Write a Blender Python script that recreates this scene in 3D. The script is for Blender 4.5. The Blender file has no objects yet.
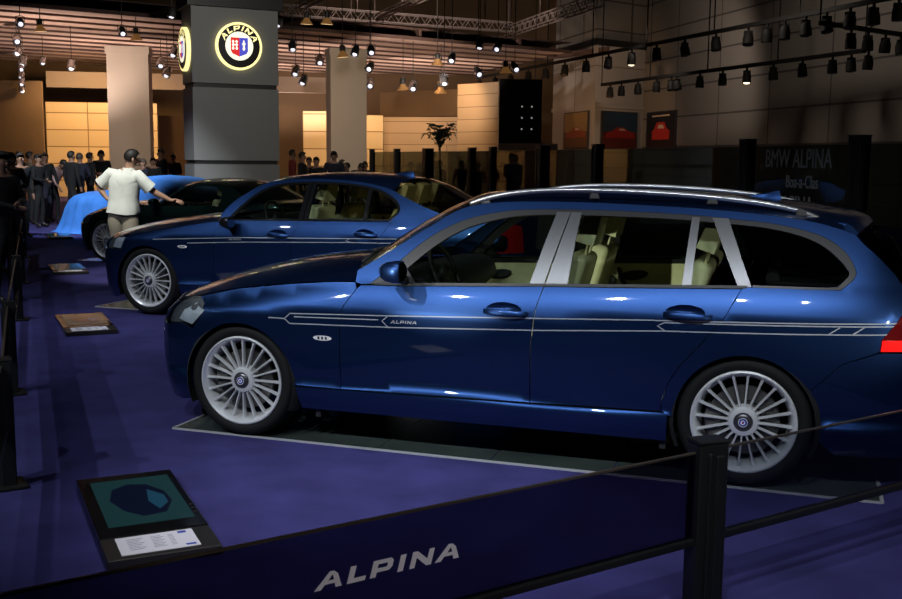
import bpy, bmesh, math, random
from mathutils import Vector, Matrix
from mathutils.geometry import delaunay_2d_cdt, tessellate_polygon
PI = math.pi
random.seed(7)
sc = bpy.context.scene
COL = sc.collection

# ------------------------------------------------------------------ camera
def cam_basis(yaw, pitch, roll):
    f = Vector((math.sin(yaw)*math.cos(pitch), math.cos(yaw)*math.cos(pitch), math.sin(pitch)))
    r = Vector((math.cos(yaw), -math.sin(yaw), 0)); u = r.cross(f)
    c, s = math.cos(roll), math.sin(roll)
    return c*r + s*u, -s*r + c*u, f
CR, CU, CF = cam_basis(-.3145, -.13375, .00964)
CAM = Vector((2.939, -6.043, 1.594))
cd = bpy.data.cameras.new('camera'); cam = bpy.data.objects.new('camera', cd); COL.objects.link(cam)
M = Matrix((CR, CU, -CF)).transposed().to_4x4(); M.translation = CAM
cam.matrix_world = M
cd.sensor_width = 36; cd.lens = 1045*36/902; cd.clip_end = 300
sc.camera = cam

# ------------------------------------------------------------------ world, hall lamps and added fill spots, exposure
w = bpy.data.worlds.new('world'); sc.world = w; w.use_nodes = True
bg = w.node_tree.nodes['Background']; bg.inputs[0].default_value = (.55, .55, .75, 1); bg.inputs[1].default_value = .012
vs = sc.view_settings
vs.view_transform = 'Standard'; vs.look = 'None'; vs.gamma = 1; vs.use_curve_mapping = False; vs.exposure = 0.0
cy = sc.cycles
cy.use_denoising = True; cy.max_bounces = 10; cy.transparent_max_bounces = 24; cy.sample_clamp_indirect = 4
cy.caustics_reflective = False; cy.caustics_refractive = False

def area(name, loc, target, sx, sy, power, col=(1, 1, 1), spread=180):
    l = bpy.data.lights.new(name, 'AREA'); l.shape = 'RECTANGLE'; l.size = sx; l.size_y = sy; l.energy = power; l.color = col
    l.spread = math.radians(spread)
    o = bpy.data.objects.new(name, l); COL.objects.link(o); o.location = loc
    o.rotation_euler = (Vector(target)-Vector(loc)).to_track_quat('-Z', 'Y').to_euler()
    return o
def spot(name, loc, target, power, ang, col=(1, 1, 1), rad=.12, blend=.6):
    l = bpy.data.lights.new(name, 'SPOT'); l.energy = power; l.color = col; l.spot_size = math.radians(ang); l.spot_blend = blend; l.shadow_soft_size = rad
    o = bpy.data.objects.new(name, l); COL.objects.link(o); o.location = loc
    o.rotation_euler = (Vector(target)-Vector(loc)).to_track_quat('-Z', 'Y').to_euler()
    return o
WARM = (1, .62, .28); COOL = (.86, .93, 1)
# rows of spots over the stand (above the frame), then added fill spots
for i, x in enumerate((-3.2, -1.2, .8, 2.6, 4.3)):
    spot('rig_spot_estate_row', (x, -6.6, 5.4), (x*.62+.55, -.7, .9), 520, 44, COOL, .07, .8)
for i, x in enumerate((-.6, 1.6, 3.6)):
    spot('rig_spot_estate_top', (x, -.6, 7.4), (x*.8+.3, .1, .6), 60, 44, COOL, .07, .8)
for i, x in enumerate((-6.0, -3.6, -1.2, 1.0)):
    spot('rig_spot_saloon_row', (x, -2.6, 5.4), (x*.66-.4, 3.1, .95), 340, 44, COOL, .07, .8)
for i, x in enumerate((-4.0, -1.4)):
    spot('rig_spot_saloon_top', (x, 3.4, 7.4), (x, 4.0, .6), 110, 44, COOL, .07, .8)
for i, x in enumerate((-7.4, -5.0)):
    spot('rig_spot_roadster_row', (x, 3.0, 6.4), (x+.2, 7.6, .7), 240, 40, COOL, .07, .8)
spot('rig_spot_carpet', (2.4, -2.2, 7.5), (1.3, -2.0, 0), 950, 28, (.88, .88, 1), .15, 1.)
spot('rig_spot_carpet_left', (-4.0, .5, 7.5), (-4.0, .9, 0), 620, 46, (.8, .86, 1), .15, 1.)
spot('rig_spot_carpet_right', (4.6, -2.6, 7.5), (4.2, -2.2, 0), 300, 30, (.88, .88, 1), .15, 1.)
spot('fill_spot_front_cabin', (-9.0, -10.0, 2.7), (1.10, .78, .84), 8500, 3.4, (1, .96, .86), .12, .4)  # added low fill, sent through the windows onto the front door card
spot('fill_spot_rear_cabin', (-5.0, -12.5, 2.7), (2.12, .78, .86), 8500, 3.2, (1, .96, .86), .12, .4)  # added low fill for the rear door card
spot('fill_spot_load_bay', (13.0, -11.0, 2.8), (1.9, .5, .9), 2600, 4.5, (1, .96, .86), .12, .4)  # added low fill from the right, brightens the back of the cabin
spot('fill_spot_saloon_cabin', (9.5, -8.0, 4.7), (-1.4, 4.1, 1.15), 2600, 4.4, (1, .96, .86), .12, .5)  # added fill that brightens the saloon cabin
spot('fill_spot_lettering', (6.0, -8.6, 5.0), (1.95, -3.3, .45), 520, 13, (1, .97, .97), .08, .5)  # unseen spot added so the barrier lettering reads white
spot('fill_spot_visitor', (-4.2, 2.0, 6.5), (-5.2, 5.4, 1.1), 1700, 18, (1, 1, .93), .1)  # unseen fill spot, brightens the visitor's shirt
spot('fill_spot_cover', (-9.0, 7.0, 7.0), (-11.2, 13.4, .7), 4200, 36, COOL, .1)  # unseen fill spot, brightens the blue cover cloth

# ------------------------------------------------------------------ materials
MATS = {}
def mat(name, col=(.5, .5, .5), rough=.5, metal=0., emit=None, es=1., coat=0., spec=.5, noise=None, bump=0., coatr=.04):
    m = bpy.data.materials.new(name); m.use_nodes = True; nt = m.node_tree; b = nt.nodes['Principled BSDF']
    b.inputs['Base Color'].default_value = (*col, 1); b.inputs['Roughness'].default_value = rough; b.inputs['Metallic'].default_value = metal
    b.inputs['Specular IOR Level'].default_value = spec
    b.inputs['Coat Weight'].default_value = coat; b.inputs['Coat Roughness'].default_value = coatr
    if emit: b.inputs['Emission Color'].default_value = (*emit, 1); b.inputs['Emission Strength'].default_value = es
    if noise or bump:
        sca, amt = noise or (40, .1)
        tc = nt.nodes.new('ShaderNodeTexCoord'); n = nt.nodes.new('ShaderNodeTexNoise'); n.inputs['Scale'].default_value = sca; n.inputs['Detail'].default_value = 5
        nt.links.new(tc.outputs['Object'], n.inputs['Vector'])
        if noise:
            r = nt.nodes.new('ShaderNodeValToRGB'); r.color_ramp.elements[0].position = .3; r.color_ramp.elements[1].position = .7
            r.color_ramp.elements[0].color = (*[c*(1-amt) for c in col], 1); r.color_ramp.elements[1].color = (*[c*(1+amt) for c in col], 1)
            nt.links.new(n.outputs['Fac'], r.inputs[0]); nt.links.new(r.outputs[0], b.inputs['Base Color'])
        if bump:
            bp = nt.nodes.new('ShaderNodeBump'); bp.inputs['Strength'].default_value = bump; bp.inputs['Distance'].default_value = .01
            nt.links.new(n.outputs['Fac'], bp.inputs['Height']); nt.links.new(bp.outputs['Normal'], b.inputs['Normal'])
    MATS[name] = m
    return m
def glass(name, tint, rough=.0, f0=.05):
    """thin pane: fresnel mirror over a tinted clear layer"""
    m = bpy.data.materials.new(name); m.use_nodes = True; nt = m.node_tree; nt.nodes.clear()
    o = nt.nodes.new('ShaderNodeOutputMaterial'); mx = nt.nodes.new('ShaderNodeMixShader'); lw = nt.nodes.new('ShaderNodeLayerWeight'); pw_ = nt.nodes.new('ShaderNodeMath'); f = nt.nodes.new('ShaderNodeMath')
    t = nt.nodes.new('ShaderNodeBsdfTransparent'); g = nt.nodes.new('ShaderNodeBsdfGlossy')
    t.inputs[0].default_value = (*tint, 1); g.inputs['Color'].default_value = (1, 1, 1, 1); g.inputs['Roughness'].default_value = rough
    lw.inputs['Blend'].default_value = .5; pw_.operation = 'POWER'; pw_.inputs[1].default_value = 5; f.operation = 'MULTIPLY_ADD'; f.inputs[1].default_value = .94 if f0 > .02 else .4; f.inputs[2].default_value = f0
    nt.links.new(lw.outputs['Facing'], pw_.inputs[0]); nt.links.new(pw_.outputs[0], f.inputs[0])
    nt.links.new(f.outputs[0], mx.inputs[0]); nt.links.new(t.outputs[0], mx.inputs[1]); nt.links.new(g.outputs[0], mx.inputs[2]); nt.links.new(mx.outputs[0], o.inputs[0])
    return m
def panelled(name, col, line, bw, bh, mortar, rough=.6, mapping='Object', offs=0.0, var=.06):
    """wall cladding with joints: brick texture in object space, x along the wall and z up"""
    m = mat(name, col, rough); nt = m.node_tree; b = nt.nodes['Principled BSDF']
    tc = nt.nodes.new('ShaderNodeTexCoord'); mp = nt.nodes.new('ShaderNodeMapping'); mp.inputs['Rotation'].default_value = (-PI/2, 0, 0)
    br = nt.nodes.new('ShaderNodeTexBrick'); br.offset = offs
    br.inputs['Color1'].default_value = (*[c*(1-var) for c in col], 1); br.inputs['Color2'].default_value = (*[c*(1+var) for c in col], 1); br.inputs['Mortar'].default_value = (*line, 1)
    br.inputs['Scale'].default_value = 1; br.inputs['Brick Width'].default_value = bw; br.inputs['Row Height'].default_value = bh; br.inputs['Mortar Size'].default_value = mortar; br.inputs['Mortar Smooth'].default_value = .1
    nt.links.new(tc.outputs[mapping], mp.inputs[0]); nt.links.new(mp.outputs[0], br.inputs['Vector']); nt.links.new(br.outputs['Color'], b.inputs['Base Color'])
    return m

# ------------------------------------------------------------------ objects
def props(o, label=None, cat=None, group=None, kind=None):
    if label: o['label'] = label
    if cat: o['category'] = cat
    if group: o['group'] = group
    if kind: o['kind'] = kind
    return o
def empty(name, label, cat, loc=(0, 0, 0), rz=0., group=None):
    o = bpy.data.objects.new(name, None); COL.objects.link(o); o.location = loc; o.rotation_euler = (0, 0, rz); o.empty_display_size = .1
    return props(o, label, cat, group)
def link(name, me, parent=None):
    o = bpy.data.objects.new(name, me); COL.objects.link(o)
    if parent: o.parent = parent
    return o
def kids(o): return [c for c in COL.objects if c.parent == o]
def dup(o, parent=None, loc=None, rz=None):
    c = o.copy(); COL.objects.link(c); c.parent = parent
    for k in list(o.children): dup(k, c)
    if loc is not None: c.location = loc
    if rz is not None: c.rotation_euler = (0, 0, rz)
    return c
def sub(o, lv=1):
    m = o.modifiers.new('subdivision', 'SUBSURF'); m.levels = lv; m.render_levels = lv; return o
def bev(o, wd=.01, seg=2):
    m = o.modifiers.new('bevel', 'BEVEL'); m.width = wd; m.segments = seg; m.limit_method = 'ANGLE'; return o

class MB:
    """collects shapes for one mesh"""
    def __init__(s): s.v = []; s.f = []; s.mi = []
    def add(s, v, f, mi=0):
        b = len(s.v); s.v += [tuple(p) for p in v]; s.f += [tuple(i+b for i in q) for q in f]; s.mi += [mi]*len(f); return s
    def box(s, c, d, mi=0, rot=None, taper=1.):
        x, y, z = [k/2 for k in d]
        P = [Vector(p) for p in ((-x, -y, -z), (x, -y, -z), (x, y, -z), (-x, y, -z), (-x*taper, -y*taper, z), (x*taper, -y*taper, z), (x*taper, y*taper, z), (-x*taper, y*taper, z))]
        if rot is not None: P = [rot @ p for p in P]
        c = Vector(c)
        return s.add([p+c for p in P], [(0, 3, 2, 1), (4, 5, 6, 7), (0, 1, 5, 4), (1, 2, 6, 5), (2, 3, 7, 6), (3, 0, 4, 7)], mi)
    def tube(s, path, r, n=8, mi=0, cap=True, closed=False):
        path = [Vector(p) for p in path]; R = r if isinstance(r, (list, tuple)) else [r]*len(path)
        up = Vector((0, 0, 1)); V = []; F = []; L = len(path)
        for i, p in enumerate(path):
            a = path[i-1] if (i or closed) else p; b = path[(i+1) % L] if (i < L-1 or closed) else p
            d = (b-a).normalized(); x = d.cross(up if abs(d.z) < .95 else Vector((0, 1, 0))).normalized(); y = x.cross(d)
            for k in range(n):
                t = 2*PI*k/n; V.append(p + R[i]*(math.cos(t)*x + math.sin(t)*y))
        for i in range(L if closed else L-1):
            j = (i+1) % L
            for k in range(n): F.append((i*n+k, i*n+(k+1) % n, j*n+(k+1) % n, j*n+k))
        if cap and not closed: F += [tuple(range(n-1, -1, -1)), tuple((L-1)*n+k for k in range(n))]
        return s.add(V, [tuple(reversed(q)) for q in F], mi)
    def lathe(s, prof, n=32, mi=0, axis='z', o=(0, 0, 0), flip=False, closed=False):
        """prof: (radius, height) pairs turned about an axis through o"""
        V = []; F = []; L = len(prof); o = Vector(o)
        for r, h in prof:
            for k in range(n):
                t = 2*PI*k/n; a, b = r*math.cos(t), r*math.sin(t)
                V.append(o+Vector({'z': (a, b, h), 'y': (a, h, b), 'x': (h, a, b)}[axis]))
        for i in range(L if closed else L-1):
            j = (i+1) % L
            for k in range(n):
                q = (i*n+k, i*n+(k+1) % n, j*n+(k+1) % n, j*n+k)
                F.append(q[::-1] if flip else q)
        return s.add(V, F, mi)
    def poly(s, P, mi=0): return s.add(P, [tuple(range(len(P)))], mi)
    def prism(s, P, ext, mi=0):
        """closed outline P (3D) pushed along ext"""
        n = len(P); e = Vector(ext); P = [Vector(p) for p in P]
        return s.add(P+[p+e for p in P], [tuple(range(n-1, -1, -1)), tuple(range(n, 2*n))]+[(i, (i+1) % n, n+(i+1) % n, n+i) for i in range(n)], mi)
    def grid(s, rows, mi=0, flip=False, closed=False):
        n = len(rows[0]); F = []
        for i in range(len(rows)-1):
            for k in range(n if closed else n-1):
                q = (i*n+k, i*n+(k+1) % n, (i+1)*n+(k+1) % n, (i+1)*n+k)
                F.append(q[::-1] if flip else q)
        return s.add([p for r in rows for p in r], F, mi)
    def ball(s, c, r, n=12, m=8, mi=0):
        rx, ry, rz = r if isinstance(r, (tuple, list)) else (r, r, r); c = Vector(c)
        rows = []
        for i in range(m+1):
            a = PI*i/m - PI/2
            rows.append([c+Vector((rx*math.cos(a)*math.cos(2*PI*k/n), ry*math.cos(a)*math.sin(2*PI*k/n), rz*math.sin(a))) for k in range(n)])
        return s.grid(rows, mi, False, True)
    def obj(s, name, mats, parent=None, smooth=False, fix=False):
        me = bpy.data.meshes.new(name); me.from_pydata([tuple(p) for p in s.v], [], s.f)
        for m in (mats if isinstance(mats, (list, tuple)) else [mats]): me.materials.append(m)
        for p, k in zip(me.polygons, s.mi): p.material_index = k
        if fix:
            bm = bmesh.new(); bm.from_mesh(me); bmesh.ops.remove_doubles(bm, verts=bm.verts, dist=1e-6); bmesh.ops.recalc_face_normals(bm, faces=bm.faces); bm.to_mesh(me); bm.free()
        if smooth:
            me.shade_smooth()
            if smooth is not True: me.set_sharp_from_angle(angle=math.radians(smooth))
        me.update()
        return link(name, me, parent)

def resample(P, step, closed=False):
    out = []; n = len(P)
    for i in range(n if closed else n-1):
        a, b = P[i], P[(i+1) % n]; L = math.dist(a, b); k = max(1, int(round(L/step)))
        for j in range(k): out.append(tuple(a[q]+(b[q]-a[q])*j/k for q in range(len(a))))
    if not closed: out.append(tuple(P[-1]))
    return out
def smooth_line(P, k=6):
    """Catmull-Rom through open points"""
    out = []; n = len(P)
    for i in range(n-1):
        p0 = P[max(i-1, 0)]; p1 = P[i]; p2 = P[i+1]; p3 = P[min(i+2, n-1)]
        for j in range(k):
            u = j/k
            out.append(tuple(.5*(2*b+(c-a)*u+(2*a-5*b+4*c-d)*u*u+(3*b-a-3*c+d)*u**3) for a, b, c, d in zip(p0, p1, p2, p3)))
    out.append(tuple(P[-1])); return out
def inpoly(x, y, P):
    c = False; j = len(P)-1
    for i in range(len(P)):
        xi, yi = P[i]; xj, yj = P[j]
        if (yi > y) != (yj > y) and x < (xj-xi)*(y-yi)/(yj-yi)+xi: c = not c
        j = i
    return c
def arc(cx, cz, r, a0, a1, n=16):
    return [(cx+r*math.cos(math.radians(a0+(a1-a0)*i/n)), cz+r*math.sin(math.radians(a0+(a1-a0)*i/n))) for i in range(n+1)]
def area2(P): return sum(P[i-1][0]*P[i][1]-P[i][0]*P[i-1][1] for i in range(len(P)))/2
def shrink(P, d):
    if area2(P) < 0: P = P[::-1]
    n = len(P); out = []
    for i in range(n):
        a, b, c = P[i-1], P[i], P[(i+1) % n]
        u = Vector((b[0]-a[0], b[1]-a[1])); v = Vector((c[0]-b[0], c[1]-b[1]))
        if u.length < 1e-9 or v.length < 1e-9: out.append(b); continue
        u.normalize(); v.normalize(); nn = Vector((-u.y-v.y, u.x+v.x)); 
        if nn.length < .2: out.append(b); continue
        nn.normalize(); k = d/max(.4, nn.dot(Vector((-u.y, u.x)))); out.append((b[0]+nn.x*k, b[1]+nn.y*k))
    return out
def tri2d(outline, step=.05, holes=(), edge=.03):
    if area2(outline) < 0: outline = outline[::-1]
    loops = [resample(outline, edge, True)]+[resample(h if area2(h) < 0 else h[::-1], edge, True) for h in holes]
    pts = []; ed = []; lid = []
    for L in loops:
        b = len(pts); pts += L; ed += [(b+i, b+(i+1) % len(L)) for i in range(len(L))]; lid.append(list(range(b, b+len(L))))
    nb = len(pts)
    x0, x1 = min(p[0] for p in outline), max(p[0] for p in outline); y0, y1 = min(p[1] for p in outline), max(p[1] for p in outline)
    y = y0+step/2; r = 0
    while y < y1:
        x = x0+step*(.5 if r % 2 else .25)
        while x < x1:
            if inpoly(x, y, loops[0]) and not any(inpoly(x, y, h) for h in loops[1:]) and all((x-p[0])**2+(y-p[1])**2 > (.5*step)**2 for p in pts[:nb]): pts.append((x, y))
            x += step
        y += step*.8; r += 1
    res = delaunay_2d_cdt([Vector(p) for p in pts], ed, [], 0, 1e-6)
    V = [(v.x, v.y) for v in res[0]]; omap = {}
    for i, o in enumerate(res[3]):
        for q in o: omap[q] = i
    F = []
    for f in res[2]:
        cx = sum(V[i][0] for i in f)/3; cyy = sum(V[i][1] for i in f)/3
        if inpoly(cx, cyy, loops[0]) and not any(inpoly(cx, cyy, h) for h in loops[1:]):
            F.append(tuple(f) if area2([V[i] for i in f]) > 0 else tuple(f)[::-1])
    return V, F, [[omap[i] for i in l if i in omap] for l in lid]

# ------------------------------------------------------------------ lettering of the maker's word mark
GL = {'A': (1.55, [(0, 0), (.34, 0), (.56, .27), (1.12, .27), (1.16, 0), (1.50, 0), (1.30, .80), (1.10, 1), (.86, 1)], [[(.74, .47), (1.08, .47), (1.02, .78), (.98, .78)]]),
      'L': (1.15, [(.08, 0), (1.10, 0), (1.16, .26), (.46, .26), (.64, 1), (.32, 1)], []),
      'P': (1.45, [(.08, 0), (.40, 0), (.47, .28), (1.18, .28), (1.40, .48), (1.48, .84), (1.36, 1), (.32, 1)], [[(.53, .52), (1.10, .52), (1.16, .76), (.59, .76)]]),
      'I': (.56, [(.08, 0), (.40, 0), (.64, 1), (.32, 1)], []),
      'N': (1.5, [(.08, 0), (.38, 0), (.53, .62), (1.10, 0), (1.40, 0), (1.64, 1), (1.34, 1), (1.19, .40), (.62, 1), (.32, 1)], [])}
def wordmark(text='ALPINA', gap=.12):
    """list of (triangles of 2D points), total width; height 1"""
    x = 0; T = []
    for ch in text:
        wd, o, hs = GL[ch]
        L = [[Vector((px+x, py, 0)) for px, py in o]]+[[Vector((px+x, py, 0)) for px, py in h] for h in hs]
        flat = [p for l in L for p in l]
        for t in tessellate_polygon(L):
            q = [(flat[i].x, flat[i].y) for i in t]
            T.append(q if area2(q) > 0 else q[::-1])
        x += wd+gap
    return T, x-gap
def font_mesh(text, size):
    c = bpy.data.curves.new('t', 'FONT'); c.body = text; c.size = size; c.align_x = 'CENTER'; c.extrude = .002
    o = bpy.data.objects.new('t', c); COL.objects.link(o)
    me = bpy.data.meshes.new_from_object(o.evaluated_get(bpy.context.evaluated_depsgraph_get())); bpy.data.objects.remove(o)
    return me
def at(u, v, depth):
    """the point seen at (u, v) of the photograph, DEPTH metres ahead: used once to measure where far things stand"""
    return CAM + depth*(CF + CR*(u-451)/1045 - CU*(v-299.5)/1045)

# ------------------------------------------------------------------ the hall
m_carpet = mat('violet blue carpet', (.040, .037, .142), .95, spec=.15, noise=(3.0, .22), bump=.25)
m_roof = mat('dark hall roof', (.012, .011, .010), .9)
m_slat = mat('pale brown ceiling fabric', (.50, .35, .28), .8, noise=(.8, .12))
m_rib = mat('dark ceiling rib', (.09, .05, .04), .8)
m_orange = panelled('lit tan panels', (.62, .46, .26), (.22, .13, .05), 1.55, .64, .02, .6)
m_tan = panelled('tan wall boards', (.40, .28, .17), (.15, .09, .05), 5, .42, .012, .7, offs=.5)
m_brown = mat('brown back wall', (.11, .065, .03), .8, noise=(.4, .2))
m_column = mat('cream column paint', (.55, .47, .40), .7, noise=(.6, .04))
m_bulk = mat('dim beige bulkhead', (.26, .20, .15), .8)
m_wallr = panelled('grey brown cladding', (.20, .175, .15), (.06, .05, .045), 3.1, 1.05, .03, .75, offs=.0)
m_pav = panelled('pale cladding', (.38, .34, .31), (.20, .17, .15), 2.6, 5, .02, .7)
m_pillar = mat('graphite pillar panel', (.19, .19, .182), .55, .0)
m_band = mat('black shadow gap', (.01, .01, .01), .5)

def struct(o): o['kind'] = 'structure'; return o
b = MB(); b.box((-4, 14, -.05), (70, 76, .1)); floor = struct(b.obj('floor', m_carpet))
b = MB(); b.box((-4, 14, 11.6), (70, 76, .2)); struct(b.obj('ceiling', m_roof))

def wall(name, p, q, z0, z1, th, m):
    """upright slab from p to q (world x, y); its front is on the right of p->q"""
    p, q = Vector((p[0], p[1], 0)), Vector((q[0], q[1], 0)); L = (q-p).length
    b = MB(); b.box((L/2, th/2, (z1-z0)/2), (L, th, z1-z0)); o = struct(b.obj(name, m)); o.location = (p.x, p.y, z0)
    o.rotation_euler = (0, 0, math.atan2(q.y-p.y, q.x-p.x)); return o
def pw(u, d): p = at(u, 150, d); return (p.x, p.y)

wall('wall_back', pw(-140, 44), pw(600, 48), 0, 11.5, .3, m_brown)
wr0 = (-2.83, 34.85); dirw = Vector((.53, -.848))
wall('wall_right', wr0, (wr0[0]+.53*27, wr0[1]-.848*27), 0, 11.5, .3, m_wallr)
wall('wall_left', pw(-140, 44), (-31, 4), 0, 11.5, .3, m_brown)
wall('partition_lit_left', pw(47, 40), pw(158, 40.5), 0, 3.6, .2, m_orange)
wall('partition_dim_left', pw(-70, 37), pw(44, 37.5), 0, 4.2, .2, m_brown)
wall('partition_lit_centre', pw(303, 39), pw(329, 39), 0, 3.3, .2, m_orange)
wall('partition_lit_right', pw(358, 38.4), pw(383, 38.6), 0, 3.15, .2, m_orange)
wall('partition_tan', pw(383, 38.9), pw(457, 38), 0, 3.1, .2, m_tan)
wall('partition_boards', pw(457, 36.5), pw(499, 35), 0, 4.15, .2, m_tan)
wall('partition_dark', pw(159, 42), pw(190, 42.5), 0, 3.2, .2, m_brown)
wall('bulkhead_cream', pw(49, 40), pw(330, 42), 4.15, 4.75, .4, m_bulk)
wall('bulkhead_tan', pw(380, 40.5), pw(499, 37), 3.15, 4.1, .2, m_brown)
wall('wall_front', (30.5, -23.5), (-38.5, -23.5), 0, 11.5, .3, m_brown)
wall('wall_side', (30.5, 51), (30.5, -23.5), 0, 11.5, .3, m_brown)
wall('wall_left_near', (-31, 4), (-38.5, -23.5), 0, 11.5, .3, m_brown)
def prismwall(name, foot, z0, z1, m):
    b = MB(); b.prism([(x, y, z0) for x, y in foot], (0, 0, z1-z0)); return struct(b.obj(name, m, None, False, True))
def colm(name, u0, u1, d, z1, turn=.55):
    p = Vector((*pw((u0+u1)/2, d), 0)); wd = (u1-u0)*d/1045/(1+.0)
    a = -.3145*-1+turn; s = wd/(abs(math.cos(turn))+abs(math.sin(turn))*.55)
    b = MB(); b.box((0, 0, z1/2), (s, s*.55, z1)); b.box((0, 0, z1-.12), (s*1.06, s*.6, .22)); o = struct(b.obj(name, m_column)); o.location = p; o.rotation_euler = (0, 0, .3145+turn); return o
colm('column_left', 111, 153, 32, 4.85, .12); colm('column_centre', 326, 367, 32, 4.85, .35)

# corner pavilion of the right wall, with ledges
C0 = Vector((-4.09, 32.27)); aA = Vector((.53, .848)); bB = Vector((-.53, .848))
foot = [tuple(C0), tuple(C0+aA*2.75), tuple(C0+aA*2.75+bB*4.6), tuple(C0+bB*4.6)]
prismwall('wall_pavilion', foot, 0, 5.72, m_pav)
def grow(f, k):
    c = sum((Vector(p) for p in f), Vector((0, 0)))/4; return [tuple(c+(Vector(p)-c)*k) for p in f]
prismwall('trim_ledge_lower', grow(foot, 1.03), 3.50, 3.64, m_pav)
prismwall('trim_ledge_upper', grow(foot, 1.06), 5.72, 5.95, m_band)
prismwall('wall_pavilion_upper', grow(foot, .96), 5.95, 11.4, m_wallr)
# hung ceiling of pale fabric bays and dark ribs
n1 = Vector((-19.5, 11.5)); n2 = Vector((-4.7, 30.7)); e = (n2-n1).normalized(); pn = Vector((-e.y, e.x)); Lc = (n2-n1).length
b = MB(); NB = 13; wdt = 1.30
for i in range(NB):
    y0 = i*wdt
    rows = []
    for x in (0, Lc+i*.42):
        rows.append([(x, y0+wdt*k/6, -.05*math.sin(PI*k/6)**2) for k in range(7)])
    b.grid(rows, 0); b.box(((Lc+i*.42)/2, y0, -.01), (Lc+i*.42, .07, .10), 1); b.box(((Lc+i*.42)/2, y0+wdt/2, .3), (Lc+i*.42, wdt, .03), 1)
for k in range(7): b.box((2+k*4.0, NB*wdt/2, .18), (.10, NB*wdt, .2), 1)
hc = struct(b.obj('ceiling_hung', [m_slat, m_rib])); hc.location = (n1.x, n1.y, 5.35); hc.rotation_euler = (0, 0, math.atan2(e.y, e.x))
HC = (n1, e, pn, Lc)

# light that washes the hall
spot('wash_left', (*pw(80, 36.5), 4.6), (*pw(80, 40.2), 1.6), 800, 120, WARM, .2)
spot('wash_left_near', (*pw(118, 36.5), 4.4), (*pw(130, 40.2), 1.6), 480, 120, WARM, .2)
spot('wash_centre', (*pw(316, 36), 4.4), (*pw(316, 39), 1.8), 300, 100, WARM, .2)
spot('wash_right', (*pw(372, 35.5), 4.4), (*pw(372, 38.4), 1.8), 300, 90, WARM, .2)
spot('wash_tan', (*pw(430, 34.5), 4.6), (*pw(440, 38.4), 1.6), 420, 120, (1, .66, .36), .2)
spot('wash_corner', (*pw(548, 33.5), 3.0), (*pw(572, 39), 2.6), 420, 90, (1, .62, .32), .2)
spot('wash_column_left', (*pw(120, 27.5), 3.2), (*pw(132, 32), 3.0), 210, 80, (1, .8, .6), .2)
spot('wash_column_centre', (*pw(340, 27.5), 3.2), (*pw(346, 32), 3.0), 210, 80, (1, .76, .52), .2)
spot('wash_pillar', (-4.6, 9.0, 5.6), (-9.6, 16.0, 2.7), 800, 60, (1, .95, .86), .2)
spot('wash_wall_right', (1.0, 20.0, 6.0), (4.5, 22.8, 3.4), 210, 130, (1, .88, .76), .3)
spot('wash_wall_right_near', (6.2, 13.5, 7.0), (9.0, 16.6, 3.0), 150, 120, (1, .86, .72), .3)  # unseen spot added to even out the right wall
spot('wash_wall_far', (-1.5, 26.0, 5.5), (-.5, 31.0, 3.6), 260, 120, (1, .84, .72), .3)
for i, (x, y) in enumerate(((-19, 24), (-13.5, 27.5), (-11.0, 33.0), (-17, 33), (-17.2, 18.6))):
    spot('ceiling_fill_spot', (x, y, 2.2), (x-.6, y+1, 5.3), 620, 138, (1, .78, .66), .15)  # unseen upward spots added to brighten the hung ceiling in place of spill

spot('truss_fill_low', (-7.0, 22.5, 3.2), (-9.6, 30.0, 6.7), 1100, 75, (1, .82, .7), .15)  # unseen spot added to brighten the trusses from below

spot('truss_fill_high', (-8.0, 26.5, 9.5), (-10.0, 31.0, 6.6), 800, 110, (1, .84, .74), .15)  # second unseen spot added above the hung ceiling to brighten the trusses

# ------------------------------------------------------------------ sign pillar
ang = math.radians(90-46)                       # its face runs from left front to right back
pc = at(194, 150, 24.0); pil = empty('sign_pillar', 'tall graphite square pillar carrying the round lit signs behind the dark roadster', 'pillar', (pc.x, pc.y, 0), ang)
FW, SW = 2.02, 1.05
for nm, z0, z1, m, g in (('plinth', 0, 1.42, m_pillar, 0), ('shadow_gap', 1.42, 1.51, m_band, .04), ('shaft', 1.51, 3.17, m_pillar, 0), ('shadow_gap', 3.17, 3.27, m_band, .04), ('head', 3.27, 4.98, m_pillar, 0), ('crown', 4.98, 5.55, m_band, -.10)):
    b = MB(); b.box((FW/2, SW/2, (z0+z1)/2), (FW-2*g, SW-2*g, z1-z0)); b.obj(nm, m, pil)
m_sign_on = mat('lit sign acrylic', (.9, .85, .5), .4, emit=(1, .86, .36), es=1.15)
m_sign_core = mat('lit white acrylic', (.9, .9, .8), .4, emit=(1, .95, .70), es=1.0)
m_sign_black = mat('sign black', (.006, .006, .006), .35)
m_sign_red = mat('lit red acrylic', (.6, .02, .02), .4, emit=(.75, .02, .02), es=.8)
m_sign_blue = mat('lit blue acrylic', (.05, .06, .6), .4, emit=(.07, .08, .55), es=.8)
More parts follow.
